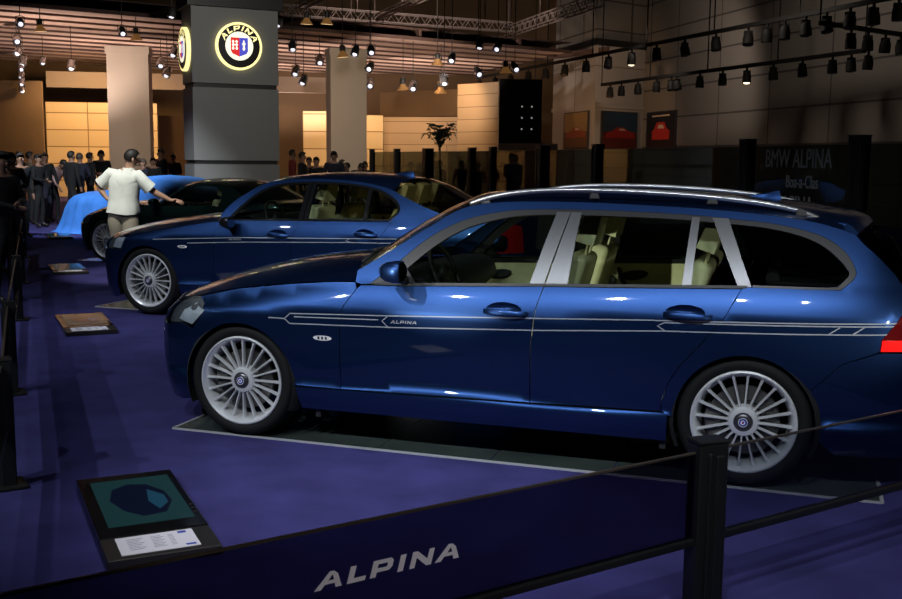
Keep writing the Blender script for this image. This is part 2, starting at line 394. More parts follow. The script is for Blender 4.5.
def round_sign(label, loc, rz, R):
    s = empty('round_sign', label, 'sign', loc, rz)
    def disc(y, r, n=48): return [(r*math.cos(2*PI*k/n), y, r*math.sin(2*PI*k/n)) for k in range(n)]
    b = MB(); b.lathe([(R*1.0, .08), (R*1.0, -.04), (R*.93, -.05)], 48, 0, 'y'); b.poly(disc(-.044, R*.94)); b.obj('lit_rim', m_sign_on, s, 40)
    b = MB(); b.prism(disc(-.052, R*.90), (0, .006, 0)); b.obj('black_dial', m_sign_black, s)
    b = MB(); b.prism(disc(-.060, R*.60), (0, .006, 0)); c = b.obj('white_centre', m_sign_core, s)
    for sg, m, nm in ((-1, m_sign_red, 'crest_half'), (1, m_sign_blue, 'crest_half')):
        b = MB(); P = [(0, -.44), (0, .35), (sg*.37, .35), (sg*.37, -.20), (sg*.30, -.32)]
        b.prism([(x*R, -.066, z*R) for x, z in P], (0, .005, 0)); b.obj(nm, m, c, False, True)
    b = MB()
    for x in (-.27, -.12):
        b.box((x*R, -.069, .04*R), (.055*R, .005, .40*R))
        for z in (-.10, .05, .18): b.box((x*R, -.069, z*R), (.10*R, .005, .05*R))
    b.box((-.195*R, -.069, .05*R), (.12*R, .005, .05*R))
    b.prism([(x*R, -.071, z*R) for x, z in ((.19, -.20), (.25, -.12), (.22, 0), (.27, .1), (.22, .16), (.22, .24), (.16, .24), (.16, .16), (.11, .1), (.16, 0), (.13, -.12))], (0, .005, 0)); b.obj('crest_emblem', m_sign_core, c, False, True)
    T, wdm = wordmark('ALPINA', .22); b = MB()
    for t in T:
        P = []
        for x, y in t:
            a = math.radians(163-146*(x/wdm)); r = R*(.645+.215*y); P.append((r*math.cos(a), -.056, r*math.sin(a)))
        b.poly(P)
    b.obj('lettering', m_sign_on, s, False)
    return s
Rm = Matrix.Rotation(ang, 3, 'Z')
o1 = Vector((pc.x, pc.y, 0))+Rm @ Vector((FW*.53, -.045, 4.12))
round_sign('large round lit emblem sign on the front face of the graphite pillar', o1, ang, .54)
o2 = Vector((pc.x, pc.y, 0))+Rm @ Vector((-.045, SW*.55, 4.05))
round_sign('round lit emblem sign seen edge-on around the left face of the graphite pillar', o2, ang-PI/2, .50)

# ------------------------------------------------------------------ trusses in the roof
m_truss = mat('dull truss aluminium', (.50, .40, .36), .55, .2)
def truss(label, p, q, h=.34, wd=.30, pitch=.55):
    p, q = Vector(p), Vector(q); L = (q-p).length; d = (q-p).normalized(); sd = Vector((-d.y, d.x, 0)).normalized()*wd/2; up = Vector((0, 0, h/2))
    t = empty('lighting_truss', label, 'truss', p, 0, 'roof trusses'); c = MB(); w_ = MB()
    for a in (sd+up, sd-up, -sd+up, -sd-up): c.tube([a, a+q-p], .028, 6)
    n = int(L/pitch)
    for i in range(n):
        s0, s1 = d*L*i/n, d*L*(i+1)/n
        for sg in (sd, -sd):
            w_.tube([sg-up+s0, sg+up+(s0+s1)/2], .014, 4, 0, False); w_.tube([sg+up+(s0+s1)/2, sg-up+s1], .014, 4, 0, False)
    for i in range(0, n+1, 6): w_.tube([d*L*i/n+up, d*L*i/n+up+Vector((0, 0, 11.48-p.z-h/2))], .012, 4, 0, False)
    c.obj('chords', m_truss, t); w_.obj('lattice', m_truss, t)
truss('long roof truss running from the pillar head to the right over the hung ceiling', (-14.35, 26.85, 6.6), (-7.9, 34.4, 6.7))
truss('roof truss slanting up to the top edge beside the dark upper wall', (-8.1, 34.9, 6.6), (-3.2, 27.6, 6.6))
truss('short roof truss just right of the pillar head, slanting up out of view', (-13.4, 27.2, 6.7), (-11.0, 24.4, 6.7), .16, .3)
truss('slim roof truss crossing the long truss above the centre column', (-14.1, 33.2, 6.7), (-7.9, 25.4, 6.7), .14, .22)

# ------------------------------------------------------------------ car body surface

class PC:                                   # monotone cubic through points
    def __init__(s, pts):
        s.x=[p[0] for p in pts]; s.y=[p[1] for p in pts]; n=len(pts)
        h=[s.x[i+1]-s.x[i] for i in range(n-1)]; d=[(s.y[i+1]-s.y[i])/h[i] for i in range(n-1)]
        m=[d[0]]+[0]*(n-2)+[d[-1]]
        for i in range(1,n-1):
            if d[i-1]*d[i]>0:
                w1=2*h[i]+h[i-1]; w2=h[i]+2*h[i-1]; m[i]=(w1+w2)/(w1/d[i-1]+w2/d[i])
        s.h,s.m=h,m
    def __call__(s,x):
        X=s.x
        if x<=X[0]: return s.y[0]+s.m[0]*(x-X[0])
        if x>=X[-1]: return s.y[-1]+s.m[-1]*(x-X[-1])
        lo,hi=0,len(X)-1
        while hi-lo>1:
            k=(lo+hi)//2
            if X[k]<=x: lo=k
            else: hi=k
        h=s.h[lo]; t=(x-X[lo])/h; t2=t*t; t3=t2*t
        return (2*t3-3*t2+1)*s.y[lo]+(t3-2*t2+t)*h*s.m[lo]+(-2*t3+3*t2)*s.y[lo+1]+(t3-t2)*h*s.m[lo+1]
def sst(a,b,x):
    t=max(0.,min(1.,(x-a)/(b-a))); return t*t*(3-2*t)
class Body:
    """plan: list (x, halfwidth) nose centre -> tail centre; t = arc length, 0 at the front axle"""
    def __init__(s, plan, low, crease, belt, nose, tail, tn, tt, tum=(.06,.42,.30)):
        P=[]; n=len(plan)
        for i in range(n-1):                # centripetal-free Catmull-Rom
            p0=plan[i-1] if i else (plan[1][0],-plan[1][1]); p1=plan[i]; p2=plan[i+1]
            p3=plan[i+2] if i+2<n else (plan[n-2][0],-plan[n-2][1])
            for k in range(16):
                u=k/16.; 
                P.append(tuple(.5*((2*p1[j])+(p2[j]-p0[j])*u+(2*p0[j]-5*p1[j]+4*p2[j]-p3[j])*u*u+(3*p1[j]-p0[j]-3*p2[j]+p3[j])*u**3) for j in (0,1)))
        P.append(plan[-1])
        L=[0.]
        for a,b in zip(P,P[1:]): L.append(L[-1]+math.hypot(b[0]-a[0],b[1]-a[1]))
        k=min(range(len(P)),key=lambda i:abs(P[i][0]) if P[i][1]>.5 else 9)
        o=L[k]+(0-P[k][0])
        L=[l-o for l in L]
        s.fx=PC(list(zip(L,[p[0] for p in P]))); s.fy=PC(list(zip(L,[p[1] for p in P])))
        s.t0,s.t1=L[0],L[-1]
        s.low=PC(low); s.zl=low[-1][0]; s.crease=PC(crease); s.belt=PC(belt); s.nose=PC(nose); s.tail=PC(tail)
        s.tn,s.tt,s.tum=tn,tt,tum
    def inset(s,t,z):
        zc,zb=s.crease(t),s.belt(t)
        if z<=s.zl: d=s.low(z)
        elif z<=zc: u=(z-s.zl)/(zc-s.zl); d=s.low(s.zl)*(1-u)**2
        elif z<=zb:
            u=(z-zc)/(zb-zc); d=s.tum[0]*(.62*u+.38*u*u)
        else:
            h=z-zb; d=s.tum[0]+s.tum[1]*h+s.tum[2]*h*h
        wn=sst(*s.tn,t); wt=sst(*s.tt,t)
        if wn>0: d=d*(1-wn)+s.nose(z)*wn
        if wt>0: d=d*(1-wt)+s.tail(z)*wt
        return d
    def __call__(s,t,z,off=0.):
        e=.004
        x,y=s.fx(t),s.fy(t); dx,dy=s.fx(t+e)-s.fx(t-e),s.fy(t+e)-s.fy(t-e)
        l=math.hypot(dx,dy); nx,ny=-dy/l,dx/l      # outward in plan (left side as +halfwidth)
        d=s.inset(t,z)-off
        return (x-nx*d, -(y-ny*d), z)
    def normal(s,t,z):
        e=.004
        a=s(t+e,z); b=s(t-e,z); c=s(t,z+e); d=s(t,z-e)
        u=[a[i]-b[i] for i in range(3)]; v=[c[i]-d[i] for i in range(3)]
        n=(u[1]*v[2]-u[2]*v[1],u[2]*v[0]-u[0]*v[2],u[0]*v[1]-u[1]*v[0]); l=math.sqrt(sum(k*k for k in n)) or 1
        return tuple(k/l for k in n)

TOURING=Body(
 plan=[(-.775,0),(-.765,.25),(-.725,.47),(-.63,.67),(-.48,.80),(-.25,.872),(0,.897),(.6,.902),(1.4,.906),(2.2,.905),(2.76,.9),(3.1,.875),(3.4,.82),(3.6,.72),(3.70,.55),(3.74,.3),(3.75,0)],
 low=[(.12,.10),(.20,.06),(.26,.035),(.325,.026),(.34,.036),(.40,.026)],
 crease=[(-.9,.66),(0,.735),(1.7,.79),(3.4,.855),(4.5,.88)],
 belt=[(-.9,.68),(-.5,.71),(-.25,.755),(0,.805),(.4,.875),(.75,.915),(1.0,.922),(1.75,.945),(2.7,.985),(3.4,1.0),(4.5,1.0)],
 nose=[(.12,.06),(.2,.03),(.45,0.0),(.60,.01),(.68,.05),(.76,.14),(.9,.3)],
 tail=[(.15,.08),(.3,.02),(.55,0.0),(.7,.01),(.78,.05),(.92,.07),(1.35,.52)],
 tn=(-.35,-.85), tt=(3.35,3.85))
SEDAN=Body(
 plan=[(-.83,0),(-.815,.28),(-.76,.50),(-.66,.69),(-.5,.82),(-.25,.888),(0,.908),(.6,.914),(1.5,.92),(2.3,.918),(2.888,.91),(3.3,.885),(3.6,.835),(3.82,.72),(3.93,.5),(3.98,.25),(3.99,0)],
 low=[(.10,.10),(.20,.06),(.26,.035),(.325,.026),(.34,.036),(.40,.026)],
 crease=[(-.9,.70),(0,.78),(1.7,.83),(3.4,.89),(4.5,.91)],
 belt=[(-.9,.72),(-.5,.76),(-.25,.80),(0,.85),(.4,.925),(.8,.97),(1.1,.985),(1.75,1.0),(2.6,1.02),(3.4,1.06),(4.5,1.06)],
 nose=[(.10,.06),(.2,.03),(.48,0.0),(.63,.01),(.72,.05),(.80,.14),(.95,.3)],
 tail=[(.15,.08),(.3,.02),(.6,0.0),(.8,.02),(1.0,.05),(1.1,.08),(1.4,.4)],
 tn=(-.35,-.9), tt=(3.55,4.05))
ROADSTER=Body(
 plan=[(-.78,0),(-.765,.25),(-.715,.47),(-.62,.66),(-.48,.78),(-.25,.845),(0,.87),(.6,.872),(1.3,.872),(1.9,.875),(2.495,.885),(2.8,.86),(3.0,.8),(3.15,.68),(3.25,.45),(3.29,.2),(3.3,0)],
 low=[(.10,.10),(.20,.06),(.26,.035),(.325,.026),(.34,.036),(.40,.026)],
 crease=[(-.9,.62),(0,.70),(1.5,.70),(2.6,.80),(4.5,.82)],
 belt=[(-.9,.64),(-.5,.68),(-.25,.73),(0,.80),(.4,.85),(.9,.88),(1.7,.88),(2.4,.92),(3.3,.93),(4.5,.93)],
 nose=[(.10,.06),(.2,.03),(.45,0.0),(.56,.01),(.64,.05),(.72,.14),(.9,.35)],
 tail=[(.15,.08),(.3,.02),(.55,0.0),(.75,.02),(.9,.06),(1.0,.15),(1.3,.5)],
 tn=(-.35,-.85), tt=(2.9,3.4))

# ------------------------------------------------------------------ car parts
m_blue = mat('blue metallic car paint', (.015, .045, .150), .37, .9, coat=1., coatr=.03)
m_green = mat('dark green metallic car paint', (.004, .022, .019), .38, .7, coat=1., coatr=.03)
m_trim = mat('satin aluminium trim', (.12, .12, .125), .36, .85)
m_trim_dark = mat('dark satin trim', (.022, .022, .023), .4, .4)
m_rail = mat('satin rail aluminium', (.34, .34, .35), .3, .9)
m_gloss = mat('gloss black trim', (.008, .008, .009), .12)
m_black = mat('black plastic', (.012, .012, .013), .55)
m_rubber = mat('tyre rubber', (.006, .006, .0065), .75, spec=.25)
m_alloy = mat('silver alloy', (.86, .87, .88), .34, .55)
m_cap = mat('dark hub cap', (.10, .10, .11), .3, .7)
m_disc = mat('brake disc steel', (.13, .125, .12), .4, .8)
m_chrome = mat('chrome', (.8, .8, .82), .12, 1.)
m_clear = mat('clear white lens', (.75, .76, .78), .25)
m_silver = mat('silver pinstripe foil', (.42, .45, .52), .4, .3)
m_cream = mat('cream leather', (.74, .67, .42), .5, noise=(30, .06))
m_yellow = mat('tan leather', (.75, .54, .18), .5, noise=(30, .06))
m_carglass = glass('car window glass', (.62, .70, .62))
m_dark_glass = glass('dark privacy glass', (.42, .46, .44))
m_red = mat('red tail lamp', (.13, .003, .004), .15, emit=(1, .02, .01), es=.01, coat=1.)
m_red_lit = mat('lit red lamp band', (.5, .004, .004), .2, emit=(1, .01, .008), es=.9)
m_mirror = mat('mirror glass', (.18, .19, .2), .05, 1.)
m_lamp = glass('clear lamp cover', (.8, .85, .9))
m_reflector = mat('lamp reflector', (.16, .17, .175), .25, .5)
m_lampfin = mat('lamp side reflector', (.46, .49, .50), .35, .2)
m_badge_blue = mat('badge blue enamel', (.02, .04, .3), .3, coat=1)
m_badge_white = mat('badge white enamel', (.8, .8, .8), .3)
m_well = mat('wheel well lining', (.006, .006, .007), .9)

TRI = {}
def panel(name, B, outline, m, parent, sides=(-1,), off=0., step=.06, holes=(), gap=0., flange=.012, label=None, z_off=0.):
    """a skin panel over the body surface B, cut to OUTLINE (arc length, height); sides: -1 left, 1 right"""
    P = shrink(outline, gap) if gap else outline
    key = (id(B), name, tuple(P), step)
    if key not in TRI:
        V, F, loops = tri2d(P, step, holes)
        pos = [B(t, z, off) for t, z in V]; nor = [B.normal(t, z) for t, z in V]
        V3 = list(pos); N3 = list(nor); F = list(F)
        if flange:
            for L in loops:
                n = len(L); b = len(V3)
                for i in range(n):
                    a, q, c = pos[L[i-1]], pos[L[i]], pos[L[(i+1) % n]]
                    tg = Vector(c)-Vector(a); o = tg.cross(Vector(nor[L[i]])); o.normalize()
                    o = tuple(o)
                    V3.append(q); N3.append(o); V3.append(tuple(q[k]-flange*nor[L[i]][k] for k in range(3))); N3.append(o)
                for i in range(n):
                    j = (i+1) % n; F.append((b+2*i, b+2*i+1, b+2*j+1, b+2*j))
        TRI[key] = (V3, N3, F)
    V3, N3, F = TRI[key]
    VV, NN, FF = [], [], []
    for s in sides:
        b = len(VV)
        VV += [(x, y if s < 0 else -y, z) for x, y, z in V3]; NN += [(x, y if s < 0 else -y, z) for x, y, z in N3]
        FF += [tuple(i+b for i in (f if s < 0 else f[::-1])) for f in F]
    me = bpy.data.meshes.new(name); me.from_pydata(VV, [], FF); me.materials.append(m); me.shade_smooth()
    me.normals_split_custom_set_from_vertices(NN)
    o = link(name, me, parent)
    if label: o['label'] = label
    return o
def ribbon(name, B, lines, wd, m, parent, side, off=.0015):
    """thin foil lines laid on the body"""
    b = MB()
    for L in lines:
        L = resample(L, .08); rows = []
        for i, (t, z) in enumerate(L):
            a, c = L[max(i-1, 0)], L[min(i+1, len(L)-1)]; d = math.dist(a, c); nx, nz = -(c[1]-a[1])/d, (c[0]-a[0])/d
            p, q = B(t-nx*wd/2, z-nz*wd/2, off), B(t+nx*wd/2, z+nz*wd/2, off)
            rows.append([p, q] if side < 0 else [(p[0], -p[1], p[2]), (q[0], -q[1], q[2])])
        b.grid(rows, 0, side > 0)
    return b.obj(name, m, parent)
def body_text(name, B, t0, z0, h, ln, slope, m, parent, side):
    T, wd = wordmark(); b = MB(); k = ln/wd
    for tri in T:
        P = []
        for x, y in tri:
            if side > 0: x = wd-x
            p = B(t0+x*k+0*y, z0+x*k*slope+y*h, .002); P.append(p if side < 0 else (p[0], -p[1], p[2]))
        b.poly(P if side < 0 else P[::-1])
    return b.obj(name, m, parent)
def cap(name, edge, centre, m, parent, nu=24, nv=16, pw=2.2, lift=0., thick=0., label=None):
    """skin between a left edge curve, its mirror image and a centre line"""
    def rs(P):
        P = smooth_line(P, 8); L = [0]
        for a, b in zip(P, P[1:]): L.append(L[-1]+math.dist(a, b))
        out = []
        for i in range(nu+1):
            s = L[-1]*i/nu; k = 0
            while k < len(L)-2 and L[k+1] < s: k += 1
            u = (s-L[k])/max(1e-9, L[k+1]-L[k]); out.append([P[k][q]+(P[k+1][q]-P[k][q])*u for q in range(3)])
        return out
    E, Cn = rs(edge), rs(centre); rows = []
    for e, c in zip(E, Cn):
        r = []
        for j in range(-nv, nv+1):
            v = j/nv; a = abs(v); g = a**pw
            r.append((c[0]+(e[0]-c[0])*a**2, abs(e[1])*v, c[2]+(e[2]-c[2])*g+lift))
        rows.append(r)
    b = MB(); b.grid(rows, 0, True)
    o = b.obj(name, m, parent, True)
    if thick:
        s = o.modifiers.new('shell', 'SOLIDIFY'); s.thickness = thick; s.offset = -1
    if label: o['label'] = label
    return o

def roundel(b, c, r, out, n=24):
    """maker's round badge: MB gets material slots 0 dark blue ring, 1 white, 2 red; OUT = -1/1 along y"""
    x, y, z = c
    def disc(ra, yy, mi):
        P = [(x+ra*math.cos(2*PI*k/n), y+out*yy, z+ra*math.sin(2*PI*k/n)) for k in range(n)]
        b.poly(P if out < 0 else P[::-1], mi)
    b.lathe([(r, -.004*1), (r, .002)], n, 1, 'y', (x, y, z), out > 0)
    disc(r, .003, 1); disc(r*.9, .004, 0); disc(r*.52, .005, 1)
    for s, mi in ((-1, 2), (1, 0)):
        P = [(x, y+out*.006, z-r*.3), (x, y+out*.006, z+r*.3), (x+s*r*.27, y+out*.006, z+r*.3), (x+s*r*.27, y+out*.006, z-r*.15)]
        b.poly(P if (s < 0) == (out > 0) else P[::-1], mi)

def make_wheel(rr, R, wd, parent, ns=20):
    """silver multi spoke wheel, outer face at local y=0 looking to -y"""
    b = MB(); k = rr/.254
    prof = [(.250, .020), (.256, .006), (.254, -.001), (.247, -.003), (.240, .004), (.231, .016), (.224, .034), (.214, .07), (.209, .12), (.216, .17), (.232, .195), (.254, .20)]
    b.lathe([(r*k, y) for r, y in prof], 72, 0, 'y')
    b.lathe([(.020, .004), (.050, .006), (.068, .010), (.074, .020), (.078, .045), (.078, .16)], 40, 0, 'y')
    for i in range(ns):
        a = 2*PI*(i+.5)/ns; ca, sa = math.cos(a), math.sin(a)
        rows = []
        for r, y, hw, dp in ((.060, .016, .0085, .03), (.085, .020, .0048, .028), (.15*k, .022, .0052, .026), (.205*k, .020, .0064, .026), (.232*k, .018, .0085, .03)):
            sec = [(-hw, y+dp), (-hw, y+.006), (-hw*.55, y), (hw*.55, y), (hw, y+.006), (hw, y+dp)]
            rows.append([(r*ca-u*sa, yy, r*sa+u*ca) for u, yy in sec])
        b.grid(rows, 0, True, True)
    rim = b.obj('wheel', m_alloy, parent, 40, True)
    t = MB(); s = R/.3225
    t.lathe([(rr*.985, .012), (rr*1.04, -.002), (R*.90, -.006), (R*.965, .004), (R*.995, .026), (R, .05), (R, wd/2), (R, wd-.05), (R*.995, wd-.026), (R*.965, wd-.004), (R*.9, wd+.004), (rr*.985, wd-.01)], 72, 0, 'y', closed=False)
    t.obj('tyre', m_rubber, rim, 50, True)
    h = MB(); h.lathe([(.0, -.002), (.026, -.002), (.034, .0), (.040, .005), (.046, .004), (.050, .010)], 32, 0, 'y'); 
    hc = h.obj('hub_cap', [m_cap], rim, 40, True)
    g = MB(); roundel(g, (0, -.004, 0), .022, -1); g.obj('hub_badge', [m_badge_blue, m_badge_white, m_red_enamel], rim)
    d = MB(); d.lathe([(.07, .075), (.10, .075), (.105, .062), (.172*k, .062), (.172*k, .092), (.07, .092)], 48, 0, 'y'); d.obj('brake_disc', m_disc, rim, 30, True)
    c = MB()
    rows = []
    for i in range(7):
        a = math.radians(150+i*10); rows.append([(r*math.cos(a), y, r*math.sin(a)) for r, y in ((.12, .052), (.185*k, .052), (.19*k, .06), (.19*k, .11), (.12, .11))])
    c.grid(rows, 0, False, True); c.poly(rows[0]); c.poly(rows[-1][::-1]); c.obj('brake_caliper', m_disc, rim, 40, True)
    return rim
m_red_enamel = mat('badge red enamel', (.5, .01, .02), .3, coat=1)

def seat(name, parent, x, y, z, m, wd=.50, hgt=.62, heads=1, lean=.28):
    b = MB(); R = Matrix.Rotation(lean, 3, 'Y')
    b.box((x-.26, y, z+.08), (.54, wd, .16)); b.box((x+.06, y, z+.10+hgt*.45), (.13, wd*.96, hgt*.95), 0, R, .82)
    b.box((x-.24, y-wd*.44, z+.13), (.5, .06, .12)); b.box((x-.24, y+wd*.44, z+.13), (.5, .06, .12))
    o = bev(b.obj(name, m, parent, 40), .035, 3)
    for i in range(heads):
        yy = y+(i-(heads-1)/2)*wd/heads*.95
        h = MB(); zt = z+.10+hgt*.92
        h.box((x+.19, yy, zt+.14), (.10, .26, .19), 0, R, .85); h.tube([(x+.155, yy-.06, zt-.03), (x+.185, yy-.06, zt+.1)], .007); h.tube([(x+.155, yy+.06, zt-.03), (x+.185, yy+.06, zt+.1)], .007)
        bev(h.obj('headrest', m, o, 40), .03, 3)
    return o

def make_car(S):
    B = S['B']; root = empty(S['name'], S['label'], 'car', S['loc'], S['rz']); pm = S['paint']; wb = S['wb']
    TT = S
    for nm, out, m, how, kw in S['panels']:
        if how == 'each':
            for s in (-1, 1): panel(nm, B, out, m, root, (s,), **kw)
        else: panel(nm, B, out, m, root, (-1, 1), **kw)
    for nm, e, c, m, kw in S['caps']:
        E = [(q if len(q) == 3 else B(*q)) for q in e]
        cap(nm, E, c, m, root, **kw)
    # wheels
    rr, R, wd, yo = S['wheel']
    w0 = make_wheel(rr, R, wd, root)
    for i, (x, s) in enumerate(((0, -1), (wb, -1), (0, 1), (wb, 1))):
        o = w0 if i == 0 else dup(w0, root)
        o.location = (x, s*yo, R); o.rotation_euler = (0, [.16, -.1, .3, .7][i], 0 if s < 0 else PI)
        if s > 0: o.rotation_euler = Matrix.Rotation(PI, 3, 'Z').to_euler()
    for x in (0, wb):
        for s in (-1, 1):
            wl = MB()
            rows = [[(x+q*math.cos(a), s*yy, R+q*math.sin(a)) for q, yy in ((S['arch']-.002, yo+.022), (S['arch']+.022, yo-.01), (S['arch']+.022, yo-.33), (.05, yo-.33))] for a in [PI*(-.14+1.28*k/24) for k in range(25)]]
            wl.grid(rows, 0, s > 0); wl.obj('wheel_well', m_well, root, 50)
    u = MB(); a = S['arch']+.03; z0 = .20
    for x0, x1, hw in ((S['x0']+.25, -a, .6), (-a, a, yo-.34), (a, wb-a, yo-.08), (wb-a, wb+a, yo-.34), (wb+a, S['x1']-.25, .6)):
        u.box(((x0+x1)/2, 0, z0+.05), (x1-x0, 2*hw, .10))
    u.obj('underbody', m_well, root)
    # pinstripes and word mark
    for s in (-1, 1):
        if S.get('stripes'):
            ribbon('pinstripe', B, S['stripes'], S.get('sw', .007), m_silver, root, s)
            body_text('stripe_lettering', B, *S['text'], m_silver, root, s)
        for t, z, ln in S['handles']:
            h = MB(); N = 10; rows = []
            for i in range(N+1):
                q = i/N; bow = .030*math.sin(PI*q)**.45 + .002; cc = B(t-ln/2+ln*q, z-.006*q+.0, bow)
                hh = .013+.004*math.sin(PI*q); 
                y = cc[1]*(1 if s < 0 else -1)
                rows.append([(cc[0], y+dy*.010*(-s)*-1, cc[2]+dz*hh) for dz, dy in ((-1, .3), (-.6, 1), (.5, 1), (1, .4), (1, -.8), (-1, -.8))])
            h.grid(rows, 0, False, True); h.poly(rows[0]); h.poly(rows[-1][::-1]); h.obj('door_handle', pm, root, 40, True)
            bw = MB(); rows = []
            for k in range(5):
                f = k/4; rows.append([(lambda p: (p[0], p[1]*(1 if s < 0 else -1), p[2]))(B(t+.095*(1-f)*math.cos(a)-.012, z+.012+.036*(1-f)*math.sin(a), -.001-.030*math.sin(f*PI/2))) for a in [2*PI*q/20 for q in range(20)]])
            bw.grid(rows, 0, s > 0, True); bw.obj('handle_recess', pm, root, True)
        if S.get('badge'):
            t, z = S['badge']; b = MB(); P = []
            for k in range(16):
                a = 2*PI*k/16; P.append((t+.055*abs(math.cos(a))**.8*(1 if math.cos(a) > 0 else -1), z+.014*math.sin(a)))
            p3 = [B(tt, zz, .004) for tt, zz in P]; p3 = [(x, y*(1 if s < 0 else -1), z_) for x, y, z_ in p3]
            b.poly(p3 if s < 0 else p3[::-1], 0)
            for q in (-.022, 0, .022):
                r4 = [B(t+q+dx, z+dz, .006) for dx, dz in ((-.006, -.008), (.006, -.008), (.006, .008), (-.006, .008))]; r4 = [(x, y*(1 if s < 0 else -1), z_) for x, y, z_ in r4]
                b.poly(r4 if s < 0 else r4[::-1], 1)
            b.obj('side_indicator', [m_clear, m_black], root)
        # mirror
        if S.get('mirror'):
            x, y, z = S['mirror']; mb = MB(); rows = []
            prof = [(-.07, .02, .02), (-.058, .05, .034), (-.03, .072, .050), (.015, .084, .058), (.048, .085, .059), (.054, .080, .054)]
            for dx, hy, hz in prof:
                rows.append([(x+dx+.012*math.cos(a), s*(y+hy*(abs(math.cos(a))**.7)*(1 if math.cos(a) > 0 else -1)), z+hz*(abs(math.sin(a))**.7)*(1 if math.sin(a) > 0 else -1)) for a in [2*PI*k/20 for k in range(20)]])
            mb.grid(rows, 0, s < 0, True); mb.poly(rows[0] if s > 0 else rows[0][::-1])
            mm = mb.obj('door_mirror', S['mirror_mat'], root, 50, True)
            g = MB(); g.poly([(x+.056, s*(y+.074*math.cos(a)), z+.048*math.sin(a)) for a in [2*PI*k/20 for k in range(20)]]); g.obj('mirror_glass', m_mirror, mm)
            st = MB(); st.tube([(x+.01, s*(y-.15), z-.055), (x, s*(y-.08), z-.045), (x, s*(y-.02), z-.045)], [.03, .022, .02], 10); st.obj('mirror_foot', m_black, mm, True)
    # cabin
    I = S['cabin']; z0 = .24
    f = MB(); f.box(((I['dash']+I['rear'])/2, 0, z0+.03), (I['rear']-I['dash']+.5, 1.36, .04)); f.obj('cabin_floor', m_black, root)
    d = MB(); x = I['dash']; zb = I['z']
    rows = []
    for yy in [-.74+1.48*k/16 for k in range(17)]:
        bump = .045*math.exp(-((yy+.37)/.2)**2)
        rows.append([(x-.28, yy, zb-.03), (x-.05, yy, zb+.015), (x+.10, yy, zb+.02+bump), (x+.17, yy, zb-.01+bump), (x+.20, yy, zb-.10), (x+.10, yy, zb-.20), (x+.12, yy, zb-.42)])
    d.grid(rows); d.obj('dashboard', m_black, root, 50, True)
    sw = MB(); cx, cyy, cz = I['wheel']; R3 = Matrix.Rotation(-.42, 3, 'Y')
    ring = [Vector((cx, cyy, cz))+R3 @ Vector((0, .185*math.cos(2*PI*k/28), .185*math.sin(2*PI*k/28))) for k in range(28)]
    sw.tube(ring, .015, 8, 0, False, True)
    for a in (0, PI, -PI/2): sw.tube([Vector((cx-.02, cyy, cz)), Vector((cx, cyy, cz))+R3 @ Vector((0, .18*math.cos(a), .18*math.sin(a)))], .016, 6)
    sw.ball((cx-.01, cyy, cz), (.035, .065, .06)); sw.tube([(cx-.02, cyy, cz), (cx-.25, cyy, cz-.09)], .03, 8); sw.obj('steering_wheel', m_black, root, True)
    for y in (-.37, .37): seat('front_seat', root, I['seat'], y, I['sz'], I['m1'])
    if I.get('bench'): seat('rear_seat', root, I['bench'], 0, I['sz']+.02, I['m2'], 1.25, .58, 3, .34)
    for s in (-1, 1):
        for (t0, t1) in I['cards']:
            zc = lambda t: I['zc'] + .034*(t-1)
            c = panel('door_card', B, [(t0, .36), (t1, .36), (t1, zc(t1)-.03), (t0, zc(t0)-.03)], I['m1'], root, (s,), off=-.085, step=.12, flange=0)
            panel('armrest_band', B, [(t0, zc(t0)-.03), (t1, zc(t1)-.03), (t1, zc(t1)), (t0, zc(t0))], m_black, c, (s,), off=-.083, step=.12, flange=0)
            b = MB(); tm = t0+(t1-t0)*.36; zz = zc(tm)-.105; y = s*(abs(B(tm, zz)[1])-.092)
            rows = [[(tm+(.075+dr)*math.cos(a), y-s*dy, zz+(.026+dr)*math.sin(a)+.012*math.cos(a)) for a in [2*PI*k/20 for k in range(20)]] for dr, dy in ((.012, 0), (0, .008), (-.012, .004))]
            b.grid(rows, 0, s < 0, True); b.poly(rows[-1]); b.obj('inner_handle', m_black, c, True)
            b = MB(); tm = t0+(t1-t0)*.10; zz = zc(tm)-.16; b.tube([(tm, y+s*.01, zz), (tm, y-s*.012, zz)], .05, 20); b.obj('speaker_grille', m_black, c)
            b = MB(); tm = t0+(t1-t0)*.20; b.tube([(tm, y, zz+.10), (tm+.03, y-s*.05, zz+.03), (tm+.09, y-s*.05, zz-.06)], .016, 8); b.obj('pull_handle', m_black, c, True)
    for nm, fn in S.get('extra', []): fn(root)
    return root

# ---------------------------------------------------------------- blue estate car
B = TOURING
def cup(t, z): return [(t-.012+.095*math.cos(2*PI*k/24), z+.012+.036*math.sin(2*PI*k/24)) for k in range(24)]
dlo_o = smooth_line([(.787, .913), (.909, 1.011), (1.028, 1.120), (1.148, 1.205), (1.289, 1.268), (1.458, 1.307), (1.615, 1.323), (1.884, 1.329), (2.198, 1.326), (2.488, 1.315), (2.629, 1.305), (2.847, 1.287), (2.996, 1.262), (3.113, 1.228), (3.204, 1.168), (3.252, 1.094), (3.250, 1.045), (3.184, .987)], 3)
dlo_i = smooth_line([(.90, .922), (.985, 1.000), (1.07, 1.078), (1.17, 1.155), (1.30, 1.226), (1.46, 1.272), (1.60, 1.293), (1.80, 1.302), (2.2, 1.300), (2.458, 1.292), (2.649, 1.280), (2.848, 1.262), (2.996, 1.232), (3.097, 1.193), (3.18, 1.128), (3.221, 1.078), (3.222, 1.050), (3.170, 1.000)], 3)
ROOFE = [(.70, .978), (.891, 1.101), (1.075, 1.222), (1.231, 1.318), (1.389, 1.352), (1.61, 1.366), (1.986, 1.367), (2.497, 1.351), (2.846, 1.326), (3.071, 1.298), (3.2, 1.265)]
